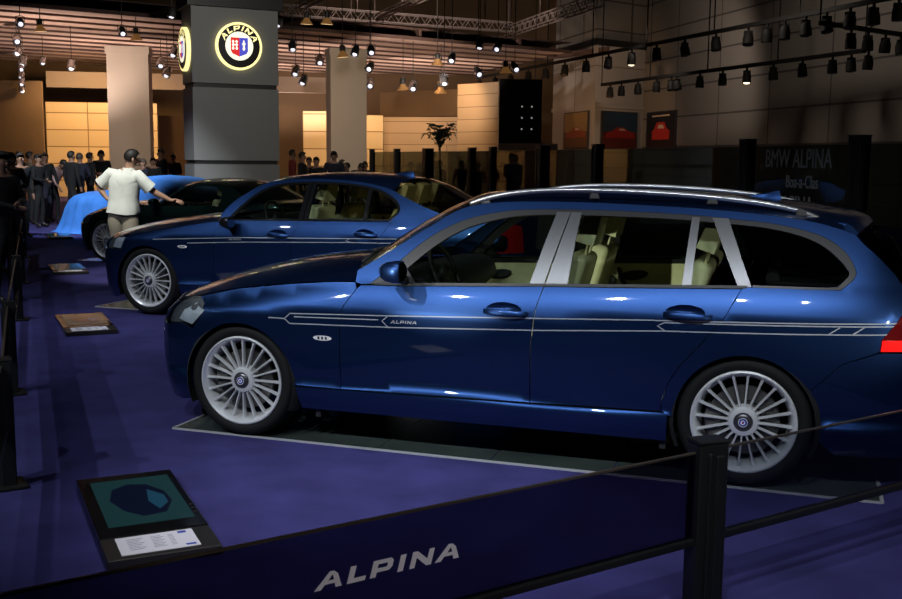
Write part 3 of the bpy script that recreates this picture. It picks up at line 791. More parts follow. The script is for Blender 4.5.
roofe = smooth_line(ROOFE, 4)
DED = [(3.262, 1.245), (3.30, 1.205), (3.39, 1.13), (3.46, 1.06), (3.50, 1.0)]
def zb(t): return .912+.031*(t-.974)/.776 if t < 1.75 else .943+.036*(t-1.75)
cutA = [(.715, .886), (.648, .785), (.630, .68), (.625, .5), (.624, .325)]
cutB = [(1.749, .943), (1.739, .909), (1.717, .827), (1.697, .65), (1.692, .335)]
cutC = [(2.726, .977), (2.651, .837), (2.544, .698), (2.45, .588), (2.396, .496), (2.366, .40), (2.36, .345)]
AR = .337; ZW = .320
a_f = arc(0, ZW, AR, 0, 150, 24); a_r = arc(2.76, ZW, AR, 180, 30, 24)
glassf = [(.93, .925)]+[q for q in dlo_i if .94 < q[0] < 1.70]+[(1.765, 1.301), (1.668, .945)]
def between(P, a, b): return [q for q in P if a < q[0] < b]
rqg = [(2.655, 1.279)]+between(dlo_i, 2.66, 9)[:]+[(2.776, .989)]
P_EST = [
 ('front_fender', [(-.318, .60), (-.222, .716), (-.325, .783), (-.025, .846), (.299, .888), (.546, .911), (.70, .918)]+cutA+[(.36, .325)]+a_f, m_blue, 'each', dict(gap=.002, step=.05)),
 ('front_door', cutA[::-1]+[(.735, .904), (.974, .910), (1.35, .926)]+cutB, m_blue, 'each', dict(gap=.0025, holes=[cup(1.562, .808)])),
 ('rear_door', cutB[::-1]+[(2.2, .957)]+cutC, m_blue, 'each', dict(gap=.0025, holes=[cup(2.478, .842)])),
 ('body_side', [(.70, .918)]+roofe+DED+[(3.515, .94), (3.47, .886), (3.373, .763), (3.367, .705), (3.20, .64)]+a_r[::-1]+[(2.385, .335)]+cutC[::-1]+[(2.76, .986)]+dlo_o[::-1]+[(.735, .906)], m_blue, 'each', dict(gap=.0015, step=.05)),
 ('window_trim', dlo_o+[(3.10, .985), (2.776, .982), (2.776, .995), (3.13, .997)]+dlo_i[::-1]+[(.87, .919)], m_trim_dark, 'each', dict(off=-.003, step=.03)),
 ('waist_trim', [(.80, .908)]+[(t, zb(t)) for t in (1.0, 1.4, 1.75, 2.2, 2.75)]+[(t, zb(t)+.014) for t in (2.75, 2.2, 1.75, 1.4, 1.0, .9)], m_black, 'each', dict(off=.001, step=.08)),
 ('mirror_triangle', [(.845, .925), (.985, 1.0), (1.045, .93)], m_black, 'each', dict(off=.001)),
 ('door_pillar', [(1.671, .950), (1.746, .950), (1.837, 1.316), (1.766, 1.316)], m_trim, 'each', dict(off=.001, step=.05)),
 ('door_pillar', [(1.755, .952), (1.868, .955), (1.896, 1.316), (1.843, 1.316)], m_trim, 'each', dict(off=.001, step=.05)),
 ('door_pillar', [(2.439, .976), (2.484, .978), (2.500, 1.308), (2.462, 1.308)], m_trim, 'each', dict(off=-.001, step=.05)),
 ('door_pillar', [(2.708, .984), (2.770, .987), (2.642, 1.306), (2.563, 1.308)], m_trim, 'each', dict(off=.001, step=.05)),
 ('side_window', glassf, m_carglass, 'each', dict(off=-.012, flange=0, step=.1)),
 ('side_window', [(1.866, .950), (1.90, 1.303), (2.2, 1.303), (2.464, 1.295), (2.442, .97)], m_carglass, 'each', dict(off=-.012, flange=0, step=.1)),
 ('side_window', [(2.48, .978), (2.495, 1.294), (2.565, 1.29), (2.712, .982)], m_carglass, 'each', dict(off=-.012, flange=0, step=.1)),
 ('side_window', rqg, m_dark_glass, 'each', dict(off=-.012, flange=0, step=.1)),
 ('side_skirt', [(.372, .19), (2.392, .190), (2.398, .341), (1.5, .330), (.352, .320)], m_blue, 'each', dict(gap=.002, off=.006, step=.05)),
 ('front_bumper', [(B.t0, .15), (-.52, .15), (-.40, .17), (-.352, .26)]+arc(0, ZW, AR, 183, 150, 6)+[(-.318, .60), (-.42, .626), (-.60, .604), (-.80, .612), (B.t0, .612)], m_blue, 'both', dict(step=.05)),
 ('front_mask', [(B.t0, .612), (-.80, .612), (-.80, .722), (B.t0, .722)], m_blue, 'both', dict(step=.05, off=-.004)),
 ('grille', [(B.t0+.03, .615), (B.t0+.24, .63), (B.t0+.26, .70), (B.t0+.03, .715)], m_black, 'both', dict(off=.006)),
 ('lower_grille', [(B.t0, .24), (B.t0+.55, .25), (B.t0+.5, .40), (B.t0, .42)], m_black, 'both', dict(off=.004)),
 ('headlamp', [(-.80, .614), (-.60, .606), (-.42, .628), (-.322, .612), (-.224, .716), (-.330, .782), (-.45, .773), (-.62, .746), (-.80, .722)], m_reflector, 'each', dict(off=-.035, step=.05, gap=.002)),
 ('lamp_fin', [(-.455, .648), (-.338, .624), (-.234, .714), (-.36, .745)], m_lampfin, 'each', dict(off=-.02, step=.05)),
 ('headlamp_cover', [(-.80, .614), (-.60, .606), (-.42, .628), (-.322, .612), (-.224, .716), (-.330, .782), (-.45, .773), (-.62, .746), (-.80, .722)], m_lamp, 'each', dict(off=.001, step=.05, gap=.003)),
 ('rear_bumper', [(3.20, .64)]+a_r[::-1][:3]+arc(2.76, ZW, AR, 25, 0, 4)+[(3.11, .26), (3.2, .18), (B.t1, .16), (B.t1, .70), (3.367, .70)], m_blue, 'both', dict(gap=.002, step=.06)),
 ('tailgate', [(B.t1, .705), (B.t1, .93), (3.52, .94), (3.475, .886), (3.85, .885), (3.85, .712)], m_blue, 'both', dict(step=.06)),
 ('tail_lamp', [(3.367, .706), (3.373, .763), (3.47, .884), (3.84, .884), (3.84, .712)], m_red, 'each', dict(off=.003, step=.05)),
 ('lit_lamp_band', [(3.370, .708), (3.373, .760), (3.82, .765), (3.82, .714)], m_red_lit, 'each', dict(off=.005, step=.05)),
 ('rear_window', [(3.52, .95), (B.t1, .95), (B.t1, 1.25), (3.30, 1.22), (3.40, 1.13)], m_dark_glass, 'both', dict(off=-.004, step=.08)),
]
hood_e = [(-.80, .724), (-.62, .749), (-.45, .777), (-.33, .788), (-.025, .85), (.299, .892), (.546, .915), (.71, .922)]
hood_c = [(-.765, 0, .715), (-.70, 0, .755), (-.55, 0, .80), (-.30, 0, .885), (0, 0, .957), (.30, 0, 1.000), (.62, 0, 1.022)]
ws_e = [(.705, .970), (.891, 1.099), (1.075, 1.220), (1.231, 1.316), (1.34, 1.342)]
ws_c = [(.56, 0, 1.015), (.80, 0, 1.180), (1.03, 0, 1.310), (1.20, 0, 1.385), (1.26, 0, 1.398)]
roof_e = [(1.34, 1.343)]+ROOFE[4:]
roof_c = [(1.26, 0, 1.398), (1.45, 0, 1.415), (1.8, 0, 1.425), (2.2, 0, 1.42), (2.6, 0, 1.405), (3.0, 0, 1.372), (3.25, 0, 1.335)]
def estate_extra(root):
    for s in (-1, 1):
        r = MB(); P = [(1.27, 1.345), (1.35, 1.372), (1.46, 1.398), (1.62, 1.418), (1.80, 1.427), (2.1, 1.427), (2.45, 1.412), (2.75, 1.385), (2.95, 1.35), (3.06, 1.312)]
        P = smooth_line([(x, s*(.595-.035*abs((x-2.1)/.9)**3 if x > 2.1 else .595), z) for x, z in P], 4)
        r.tube(P, .015, 10)
        r.obj('roof_rail', m_rail, root, True)
        for x, z in ((1.36, 1.352), (1.95, 1.388), (2.55, 1.374), (2.98, 1.325)):
            ft = MB(); ft.box((x, s*.593, z+.012), (.06, .018, .034), 0, None, .7); bev(ft.obj('rail_foot', m_black, root), .006)
    sp = MB(); rows = []
    for k in range(17):
        v = -1+2*k/16; y = v*.585; x0 = 3.12-.05*v*v; x1 = 3.35-.10*v*v; z = 1.338-.048*abs(v)**2.2
        rows.append([(x0, y, z+.012), (x0+.12, y, z+.002), ((x0+x1)/2+.06, y, z-.012), (x1-.02, y, z-.026), (x1, y, z-.042), (x1-.012, y, z-.066), (x1-.06, y, z-.078), (x0+.08, y, z-.05), (x0, y, z-.03)])
    sp.grid(rows, 0, False, True); sp.poly(rows[0]); sp.poly(rows[-1][::-1]); sp.obj('roof_spoiler', m_blue, root, 50, True)
    f = MB(); rows = []
    for x, h, wd in ((2.66, .0, .012), (2.72, .012, .03), (2.78, .024, .032), (2.84, .034, .026), (2.865, .038, .018), (2.875, .0, .02)):
        rows.append([(x, -wd, 1.392-.02), (x, -wd*.5, 1.392+h*.7), (x, 0, 1.392+h), (x, wd*.5, 1.392+h*.7), (x, wd, 1.392-.02)])
    f.grid(rows); f.obj('roof_antenna', m_blue, root, 40, True)
    for y0, y1 in ((-.55, .05), (-.02, .58)):
        wp = MB()
        wp.tube([(.62, y0, 1.0), (.60, (y0+y1)/2, 1.045), (.66, y1, 1.03)], .009, 6)
        wp.box((.63, (y0+y1)/2+.1, 1.052), (.02, .5, .02))
        wp.obj('wiper', m_black, root, True)
    cv = MB(); cv.tube([(2.86, -.56, 1.0), (2.86, .56, 1.0)], .035, 12); cv.box((3.1, 0, .985), (.5, 1.2, .012)); cv.obj('luggage_cover', m_black, root)
    for x in (.46, 2.37): jk = MB(); jk.box((x, -.80, .165), (.03, .03, .05)); jk.obj('jacking_point', m_black, root)
ESTATE = dict(B=B, name='estate_car', label='nearest car, a metallic blue estate with silver roof rails, pinstripes and cream cabin', loc=(0, 0, .009), rz=0, paint=m_blue, wb=2.76, arch=AR, x0=-.775, x1=3.75,
 panels=P_EST, caps=[('bonnet', hood_e, hood_c, m_blue, dict(nu=30, pw=2.6)), ('windscreen', ws_e, ws_c, m_carglass, dict(pw=2.0)), ('roof', roof_e, roof_c, m_blue, dict(nu=30, pw=2.4)),
   ('roof_lining', roof_e, roof_c, m_black, dict(lift=-.035, pw=2.4)), ('cowl', [(.71, .918), (.735, .955), (.75, .99)], [(.62, 0, 1.016), (.56, 0, 1.005), (.54, 0, .99)], m_black, dict(nu=4))],
 wheel=(.254, .3225, .22, .862),
 stripes=[[(.20, .703), (.30, .703), (.335, .733), (.915, .752), (1.535, .777), (2.30, .808), (3.46, .842)], [(.30, .703), (.33, .677), (.915, .690), (1.731, .723), (2.374, .758), (3.46, .790)],
   [(.36, .716), (.86, .727)], [(.915, .752), (.88, .722), (.915, .690)], [(2.374, .758), (2.335, .782), (2.37, .800), (3.46, .828)], [(3.13, .782), (3.18, .816)], [(3.24, .786), (3.29, .821)]], sw=.006,
 text=(.928, .712, .017, .150, .02), handles=[(1.562, .808, .235), (2.478, .842, .235)], badge=(.528, .607), mirror=(.975, 1.0, 1.0), mirror_mat=m_blue,
 cabin=dict(dash=.86, rear=2.9, z=.93, wheel=(1.06, -.37, .93), seat=1.72, sz=.42, bench=2.36, m1=m_cream, m2=m_cream, cards=((.72, 1.66), (1.74, 2.40)), zc=.918),
 extra=[('x', estate_extra)])
make_car(ESTATE)

# ---------------------------------------------------------------- blue saloon
B = SEDAN
s_roof = [(.84, 1.03), (.936, 1.136), (1.102, 1.256), (1.253, 1.335), (1.4, 1.366), (1.616, 1.379), (1.871, 1.386), (2.13, 1.376), (2.368, 1.350), (2.533, 1.318), (2.62, 1.295)]
s_roofl = smooth_line(s_roof, 4)
s_cp = [(2.69, 1.262), (2.80, 1.215), (2.95, 1.155), (3.10, 1.105), (3.20, 1.075)]
s_dlo = smooth_line([(.93, .992), (1.036, 1.107), (1.178, 1.232), (1.332, 1.308), (1.497, 1.342), (1.73, 1.356), (2.094, 1.352), (2.396, 1.316), (2.551, 1.271), (2.668, 1.206), (2.721, 1.145), (2.714, 1.082), (2.636, 1.017)], 3)
s_dli = smooth_line([(.98, .998), (1.07, 1.100), (1.20, 1.215), (1.345, 1.288), (1.506, 1.322), (1.74, 1.337), (2.10, 1.334), (2.385, 1.298), (2.54, 1.254), (2.645, 1.195), (2.695, 1.140), (2.69, 1.09), (2.622, 1.030)], 3)
def zs(t): return .978+.021*(t-.98)
scA = [(.86, .955), (.83, .86), (.80, .70), (.79, .33)]
scB = [(1.724, .992), (1.70, .93), (1.665, .85), (1.64, .69), (1.635, .335)]
scC = [(2.66, 1.013), (2.622, .946), (2.571, .873), (2.51, .72), (2.47, .56), (2.43, .345)]
SA = .356; SZ = .340
sa_f = arc(0, SZ, SA, 0, 150, 24); sa_r = arc(2.888, SZ, SA, 180, 30, 24)
P_SAL = [
 ('front_fender', [(-.33, .64), (-.25, .775), (-.18, .80), (.0, .83), (.177, .858), (.45, .908), (.70, .950), (.85, .965)]+scA+[(.38, .325)]+sa_f, m_blue, 'each', dict(gap=.002)),
 ('front_door', scA[::-1]+[(.90, .974), (1.3, .985)]+scB, m_blue, 'each', dict(gap=.0025, holes=[cup(1.52, .857)])),
 ('rear_door', scB[::-1]+[(2.2, 1.002)]+scC, m_blue, 'each', dict(gap=.0025, holes=[cup(2.424, .888)])),
 ('body_side', [(.85, .97)]+s_roofl+s_cp+[(3.5, 1.065), (3.66, 1.04), (3.56, .93), (3.55, .80), (3.36, .74)]+sa_r[::-1]+[(2.47, .335)]+scC[::-1]+[(2.64, 1.014)]+s_dlo[::-1], m_blue, 'each', dict(gap=.0015)),
 ('window_trim', s_dlo+[(2.40, 1.012)]+[(2.40, 1.024)]+s_dli[::-1], m_gloss, 'each', dict(off=-.002, step=.04)),
 ('waist_trim', [(t, zs(t)) for t in (.93, 1.4, 1.8, 2.2, 2.63)]+[(t, zs(t)+.013) for t in (2.63, 2.2, 1.8, 1.4, .95)], m_gloss, 'each', dict(off=.001, step=.1)),
 ('door_pillar', [(1.70, 1.0), (1.75, 1.0), (1.765, 1.346), (1.722, 1.346)], m_gloss, 'each', dict(off=.001)),
 ('door_pillar', [(1.757, 1.0), (1.806, 1.0), (1.813, 1.346), (1.772, 1.346)], m_gloss, 'each', dict(off=.001)),
 ('door_pillar', [(2.372, 1.01), (2.412, 1.01), (2.406, 1.31), (2.370, 1.31)], m_gloss, 'each', dict(off=.001)),
 ('side_window', [(1.0, .998)]+between(s_dli, 1.0, 1.70)+[(1.724, 1.338), (1.702, 1.0)], m_carglass, 'each', dict(off=-.01, flange=0, step=.12)),
 ('side_window', [(1.80, 1.0), (1.81, 1.336), (2.10, 1.334), (2.375, 1.299), (2.375, 1.012)], m_carglass, 'each', dict(off=-.01, flange=0, step=.12)),
 ('side_window', [(2.41, 1.022), (2.405, 1.295)]+[q for q in s_dli if q[0] > 2.41], m_carglass, 'each', dict(off=-.01, flange=0, step=.12)),
 ('side_skirt', [(.395, .19), (2.49, .190), (2.47, .335), (.376, .322)], m_blue, 'each', dict(gap=.002, off=.006)),
 ('front_bumper', [(B.t0, .14), (-.52, .14), (-.42, .17), (-.372, .27)]+arc(0, SZ, SA, 183, 150, 6)+[(-.33, .64), (-.46, .648), (-.62, .635), (-.80, .64), (B.t0, .64)], m_blue, 'both', dict()),
 ('front_mask', [(B.t0, .64), (-.80, .64), (-.80, .745), (B.t0, .745)], m_blue, 'both', dict(off=-.004)),
 ('grille', [(B.t0+.03, .645), (B.t0+.25, .66), (B.t0+.27, .73), (B.t0+.03, .74)], m_black, 'both', dict(off=.006)),
 ('lower_grille', [(B.t0, .24), (B.t0+.55, .25), (B.t0+.5, .40), (B.t0, .42)], m_black, 'both', dict(off=.004)),
 ('headlamp', [(-.80, .645), (-.62, .638), (-.46, .650), (-.335, .645), (-.255, .772), (-.40, .772), (-.60, .755), (-.80, .745)], m_reflector, 'each', dict(off=-.03, gap=.002)),
 ('lamp_fin', [(-.47, .665), (-.345, .655), (-.262, .765), (-.40, .765)], m_lampfin, 'each', dict(off=-.02, step=.05)),
 ('headlamp_cover', [(-.80, .645), (-.62, .638), (-.46, .650), (-.335, .645), (-.255, .772), (-.40, .772), (-.60, .755), (-.80, .745)], m_lamp, 'each', dict(off=.001, gap=.003)),
 ('rear_bumper', [(3.36, .74)]+sa_r[::-1][:3]+arc(2.888, SZ, SA, 25, 0, 4)+[(3.26, .26), (3.35, .18), (B.t1, .16), (B.t1, .74), (3.55, .74)], m_blue, 'both', dict(gap=.002)),
 ('boot_lid', [(B.t1, .745), (B.t1, 1.08), (3.80, 1.08), (3.67, 1.04), (3.95, 1.0), (3.95, .75)], m_blue, 'both', dict()),
 ('tail_lamp', [(3.552, .80), (3.56, .93), (3.66, 1.035), (3.94, .995), (3.94, .76), (3.60, .755)], m_red, 'each', dict(off=.003)),
]
shood_e = [(-.80, .745), (-.60, .757), (-.40, .775), (-.18, .803), (.177, .861), (.45, .911), (.70, .953), (.85, .968)]
shood_c = [(-.84, 0, .735), (-.75, 0, .785), (-.60, 0, .835), (-.40, 0, .885), (-.15, 0, .93), (.15, 0, .975), (.50, 0, 1.02), (.78, 0, 1.045)]
sws_e = [(.85, 1.03), (.936, 1.134), (1.102, 1.254), (1.253, 1.333), (1.33, 1.352)]
sws_c = [(.72, 0, 1.045), (.92, 0, 1.18), (1.09, 0, 1.295), (1.25, 0, 1.385), (1.30, 0, 1.405)]
srf_e = [(1.33, 1.354)]+s_roof[4:]
srf_c = [(1.30, 0, 1.405), (1.5, 0, 1.428), (1.8, 0, 1.445), (2.1, 0, 1.444), (2.4, 0, 1.425), (2.62, 0, 1.395)]
srw_e = [(2.63, 1.292)]+s_cp
srw_c = [(2.64, 0, 1.392), (2.80, 0, 1.34), (3.0, 0, 1.25), (3.2, 0, 1.165), (3.33, 0, 1.11)]
sbt_e = [(3.20, 1.077), (3.4, 1.07), (3.6, 1.062), (3.72, 1.05)]
sbt_c = [(3.33, 0, 1.112), (3.5, 0, 1.115), (3.75, 0, 1.115), (3.93, 0, 1.10)]
def saloon_extra(root):
    f = MB(); rows = []
    for x, h, wd in ((2.30, .0, .012), (2.36, .018, .03), (2.43, .036, .034), (2.50, .05, .030), (2.53, .052, .02), (2.54, .0, .02)):
        zz = 1.425-.10*(x-2.35); rows.append([(x, -wd, zz-.02), (x, -wd*.5, zz+h*.7), (x, 0, zz+h), (x, wd*.5, zz+h*.7), (x, wd, zz-.02)])
    f.grid(rows); f.obj('roof_antenna', m_blue, root, 40, True)
SALOON = dict(B=B, name='saloon_car', label='metallic blue four-door saloon with silver pinstripes, parked second from the viewer behind the estate', loc=(-3.163, 3.818, .009), rz=-.0365, paint=m_blue, wb=2.888, arch=SA, x0=-.83, x1=3.99,
 panels=P_SAL, caps=[('bonnet', shood_e, shood_c, m_blue, dict(nu=24, pw=2.6)), ('windscreen', sws_e, sws_c, m_carglass, dict(pw=2.0)), ('roof', srf_e, srf_c, m_blue, dict(pw=2.4)), ('roof_lining', srf_e, srf_c, m_black, dict(lift=-.035, pw=2.4)),
   ('rear_window', srw_e, srw_c, m_dark_glass, dict(pw=2.2)), ('boot_deck', sbt_e, sbt_c, m_blue, dict(pw=2.2)), ('cowl', [(.85, .97), (.855, 1.0), (.86, 1.03)], [(.78, 0, 1.04), (.73, 0, 1.03), (.70, 0, 1.02)], m_black, dict(nu=4))],
 wheel=(.268, .342, .235, .868),
 stripes=[[(.10, .765), (.45, .783), (1.103, .817), (2.05, .842), (2.90, .864)], [(.50, .742), (1.169, .776), (2.27, .812), (2.90, .822)], [(2.26, .843), (2.225, .828), (2.27, .812)]], sw=.007,
 text=(.975, .789, .017, .14, .02), handles=[(1.52, .857, .235), (2.424, .888, .235)], badge=(.445, .705), mirror=(1.01, 1.01, .965), mirror_mat=m_gloss,
 cabin=dict(dash=1.0, rear=3.0, z=.99, wheel=(1.20, -.37, .97), seat=1.58, sz=.46, bench=2.42, m1=m_cream, m2=m_yellow, cards=((.86, 1.60), (1.70, 2.42)), zc=.985),
 extra=[('x', saloon_extra)])
make_car(SALOON)

# ---------------------------------------------------------------- dark green roadster
B = ROADSTER
r_top = [(.86, .87), (1.0, .955), (1.15, 1.06), (1.30, 1.145), (1.45, 1.185), (1.65, 1.20), (1.85, 1.195), (2.05, 1.165), (2.25, 1.09), (2.42, .99), (2.50, .93)]
r_topl = smooth_line(r_top, 4)
r_win = smooth_line([(.97, .89), (1.10, .985), (1.22, 1.07), (1.34, 1.13), (1.48, 1.158), (1.65, 1.168), (1.80, 1.160), (1.92, 1.12), (1.98, 1.05), (2.0, .90)], 3)
rcA = [(.60, .845), (.585, .70), (.58, .325)]; rcB = [(1.93, .89), (1.93, .70), (1.90, .50), (1.86, .33)]
RA = .35; RZ = .322; ra_f = arc(0, RZ, RA, 0, 150, 24); ra_r = arc(2.495, RZ, RA, 180, 30, 24)
P_ROA = [
 ('front_fender', [(-.33, .58), (-.27, .70), (0, .795), (.3, .835), (.59, .858)]+rcA+[(.36, .325)]+ra_f, m_green, 'each', dict(gap=.002)),
 ('front_door', rcA[::-1]+[(.90, .874), (1.4, .878)]+rcB, m_green, 'each', dict(gap=.0025)),
 ('body_side', [(1.95, .885), (2.40, .915), (2.9, .925), (3.05, .90), (3.0, .80), (2.85, .62)]+ra_r[::-1]+[(2.12, .33)]+rcB[::-1], m_green, 'each', dict(gap=.0015)),
 ('side_skirt', [(.37, .19), (2.12, .19), (2.14, .33), (.355, .322)], m_green, 'each', dict(gap=.002, off=.006)),
 ('soft_top_side', [(.64, .862), (.86, .885)]+r_topl+[(2.2, .905), (2.0, .892)]+r_win[::-1]+[(.85, .876)], m_green, 'each', dict(step=.06)),
 ('side_window', [(.97, .885)]+r_win+[(1.4, .88)], m_carglass, 'each', dict(off=-.01, flange=0, step=.12)),
 ('front_bumper', [(B.t0, .14), (-.5, .14), (-.40, .17), (-.352, .27)]+arc(0, RZ, RA, 183, 150, 6)+[(-.33, .58), (-.5, .56), (-.7, .57), (B.t0, .57)], m_green, 'both', dict()),
 ('front_mask', [(B.t0, .57), (-.78, .57), (-.78, .66), (B.t0, .66)], m_green, 'both', dict(off=-.004)),
 ('grille', [(B.t0+.03, .575), (B.t0+.25, .585), (B.t0+.27, .64), (B.t0+.03, .65)], m_black, 'both', dict(off=.006)),
 ('headlamp', [(-.78, .575), (-.5, .565), (-.335, .585), (-.275, .695), (-.45, .685), (-.78, .66)], m_reflector, 'each', dict(off=-.03, gap=.002)),
 ('headlamp_cover', [(-.78, .575), (-.5, .565), (-.335, .585), (-.275, .695), (-.45, .685), (-.78, .66)], m_lamp, 'each', dict(off=.001, gap=.003)),
 ('rear_bumper', [(2.85, .62)]+ra_r[::-1][:3]+arc(2.495, RZ, RA, 25, 0, 4)+[(2.85, .26), (2.95, .18), (B.t1, .16), (B.t1, .62)], m_green, 'both', dict(gap=.002)),
 ('boot_lid', [(B.t1, .625), (B.t1, .93), (3.07, .90), (3.02, .80), (2.87, .625)], m_green, 'both', dict()),
]
rh_e = [(-.78, .662), (-.5, .682), (-.27, .703), (0, .798), (.3, .838), (.62, .862)]
rh_c = [(-.79, 0, .65), (-.70, 0, .70), (-.5, 0, .775), (-.2, 0, .86), (.2, 0, .915), (.55, 0, .94), (.72, 0, .945)]
rw_e = [(.66, .872), (.86, .89), (1.0, .957), (1.15, 1.062), (1.30, 1.146)]
rw_c = [(.74, 0, .945), (.90, 0, 1.04), (1.05, 0, 1.13), (1.18, 0, 1.205), (1.26, 0, 1.235)]
rt_e = [(1.30, 1.148)]+r_top[4:]
rt_c = [(1.26, 0, 1.238), (1.5, 0, 1.27), (1.75, 0, 1.27), (2.0, 0, 1.24), (2.3, 0, 1.13), (2.5, 0, 1.02), (2.56, 0, .98)]
rd_e = [(2.42, .918), (2.7, .925), (2.95, .925), (3.06, .905)]
rd_c = [(2.52, 0, .975), (2.8, 0, .975), (3.1, 0, .96), (3.26, 0, .94)]
ROAD = dict(B=B, name='roadster_car', label='dark green two-seat roadster with raised soft top, parked third behind the blue saloon', loc=(-6.7445, 8.025, .009), rz=-.0584, paint=m_green, wb=2.495, arch=RA, x0=-.78, x1=3.3,
 panels=P_ROA, caps=[('bonnet', rh_e, rh_c, m_green, dict(nu=20, pw=2.6)), ('windscreen', rw_e, rw_c, m_carglass, dict(nu=16, pw=2.)), ('soft_top', rt_e, rt_c, m_green, dict(nu=20, pw=2.4)), ('boot_deck', rd_e, rd_c, m_green, dict(nu=8))],
 wheel=(.255, .3225, .225, .84), handles=[(1.75, .74, .22)], mirror=(.93, .93, .92), mirror_mat=m_green,
 cabin=dict(dash=.95, rear=1.9, z=.86, wheel=(1.18, -.35, .84), seat=1.62, sz=.30, m1=m_cream, m2=m_cream, cards=((.64, 1.85),), zc=.86))
make_car(ROAD)

# ------------------------------------------------------------------ display plates under the cars
m_plate = mat('dark glossy floor plate', (.045, .058, .054), .22, .0, noise=(2, .3))
m_edge = mat('brushed edge strip', (.50, .50, .52), .4, .3)
def plate(label, loc, rz, x0, x1, hw):
    t = empty('display_plate', label, 'floor plate', loc, rz, 'floor plates under the cars')
    b = MB(); n = int((x1-x0)/.62)
    for i in range(n):
        a = x0+(x1-x0)*i/n; c = x0+(x1-x0)*(i+1)/n; b.box(((a+c)/2, 0, .0025), (c-a-.006, 2*hw-.02, .005))
    b.obj('tiles', m_plate, t)
    b = MB()
    for s in (-1, 1): b.box(((x0+x1)/2, s*hw, .004), (x1-x0, .018, .008))
    for x in (x0, x1): b.box((x, 0, .004), (.018, 2*hw, .008))
    b.obj('edge_strip', m_edge, t)
plate('dark glossy floor plate with bright edge under the blue estate', (0, 0, 0), -.012, -.46, 3.42, .84)
plate('dark glossy floor plate under the blue saloon', (-3.163, 3.818, 0), -.0365, -.86, 3.6, .62)
plate('dark glossy floor plate under the green roadster', (-6.7445, 8.025, 0), -.0584, -.66, 3.0, .72)

# ------------------------------------------------------------------ low barrier of posts, tinted panes and rails
m_post = mat('charcoal metal post', (.013, .013, .013), .45, .2)
m_pane = glass('smoked barrier pane', (.62, .64, .68), 0, .03)
m_pane_dark = glass('dark filmed barrier pane', (.31, .30, .36), 0, .03)
m_pane_edge = mat('pane edge', (.045, .034, .024), .4)
m_letter = mat('white vinyl letter', (.75, .70, .74), .6)
def post(label, x, y, h=.635, wd=.115, group='low barrier posts', rz=.66):
    t = empty('barrier_post', label, 'post', (x, y, 0), rz, group)
    b = MB(); b.box((0, 0, h/2), (wd, wd*.7, h)); b.box((-wd*.16, -wd*.37, h/2-.01), (.016, .02, h-.04)); b.box((wd*.2, -wd*.36, h/2-.01), (wd*.3, .012, h-.06)); bev(b.obj('column', m_post, t), .006)
    b = MB(); b.box((0, 0, h+.006), (wd*1.04, wd*.76, .012)); bev(b.obj('cap', m_post, t), .004)
    b = MB(); b.box((0, 0, .008), (wd*1.9, wd*1.6, .016)); bev(b.obj('foot_plate', m_post, t), .004)
    return t
def pane(label, p, q, z0=.30, z1=.60, group='low barrier panes', m=None, gap=.06):
    p, q = Vector((*p, 0)), Vector((*q, 0)); d = (q-p).normalized(); p2 = p+d*gap; L = (q-p).length-2*gap
    t = empty('glass_barrier', label, 'barrier', p2, math.atan2(d.y, d.x), group)
    b = MB(); b.add([(0, 0, z0), (L, 0, z0), (L, 0, z1), (0, 0, z1), (0, .01, z0), (L, .01, z0), (L, .01, z1), (0, .01, z1)], [(0, 1, 2, 3), (5, 4, 7, 6)]); b.obj('pane', m or m_pane_dark, t)
    b = MB(); b.box((L/2, .005, z1+.002), (L, .013, .006)); b.obj('pane_edge', m_pane_edge, t)
    b = MB(); b.box((L/2, .005, z0-.014), (L, .035, .028)); bev(b.obj('bottom_rail', m_post, t), .006)
    return t
A0 = Vector((1.25, -4.24)); dA = Vector((.625, .78)); dB = Vector((-.65, .76))
pA = [A0-dA*.12, A0+dA*2.325, A0+dA*4.75]
pB = [(-.612, -2.042), (-1.988, -.415), (-4.16, 2.208), (-6.19, 4.65), (-8.46, 7.38)]
post('charcoal barrier post nearest the viewer, in front of the estate rear wheel', *pA[1])
post('charcoal barrier post at the bottom left corner of the stand', *pA[0])
post('charcoal barrier post behind the estate tail, end of the near barrier', *pA[2])
for i, (x, y) in enumerate(pB): post(['first', 'second', 'third', 'fourth', 'farthest'][i]+' charcoal barrier post along the left edge of the carpet, counted from the viewer', x, y, .62, .10, 'low barrier posts', -.7)
pn0 = pane('smoked barrier pane with white lettering across the foreground', pA[0], pA[1])
pane('smoked barrier pane right of the near post, across the estate rear wheel', pA[1], pA[2], m=m_pane)
L0 = [tuple(A0-dA*.12)]+pB
for i in range(5): pane('smoked pane of the left barrier, '+['nearest the viewer, ending at the first post', 'between its first and second posts', 'between its second and third posts', 'between its third and fourth posts', 'between its fourth and farthest posts'][i], L0[i], L0[i+1])
# lettering on the near pane
T, wdm = wordmark('ALPINA', .16); b = MB(); s0 = .827+.12-.066; k = .47/wdm
for t in T: b.prism([(s0+x*k, -.003, .434+y*.047) for x, y in t], (0, .002, 0))
b.obj('lettering', m_letter, pn0, False, True)

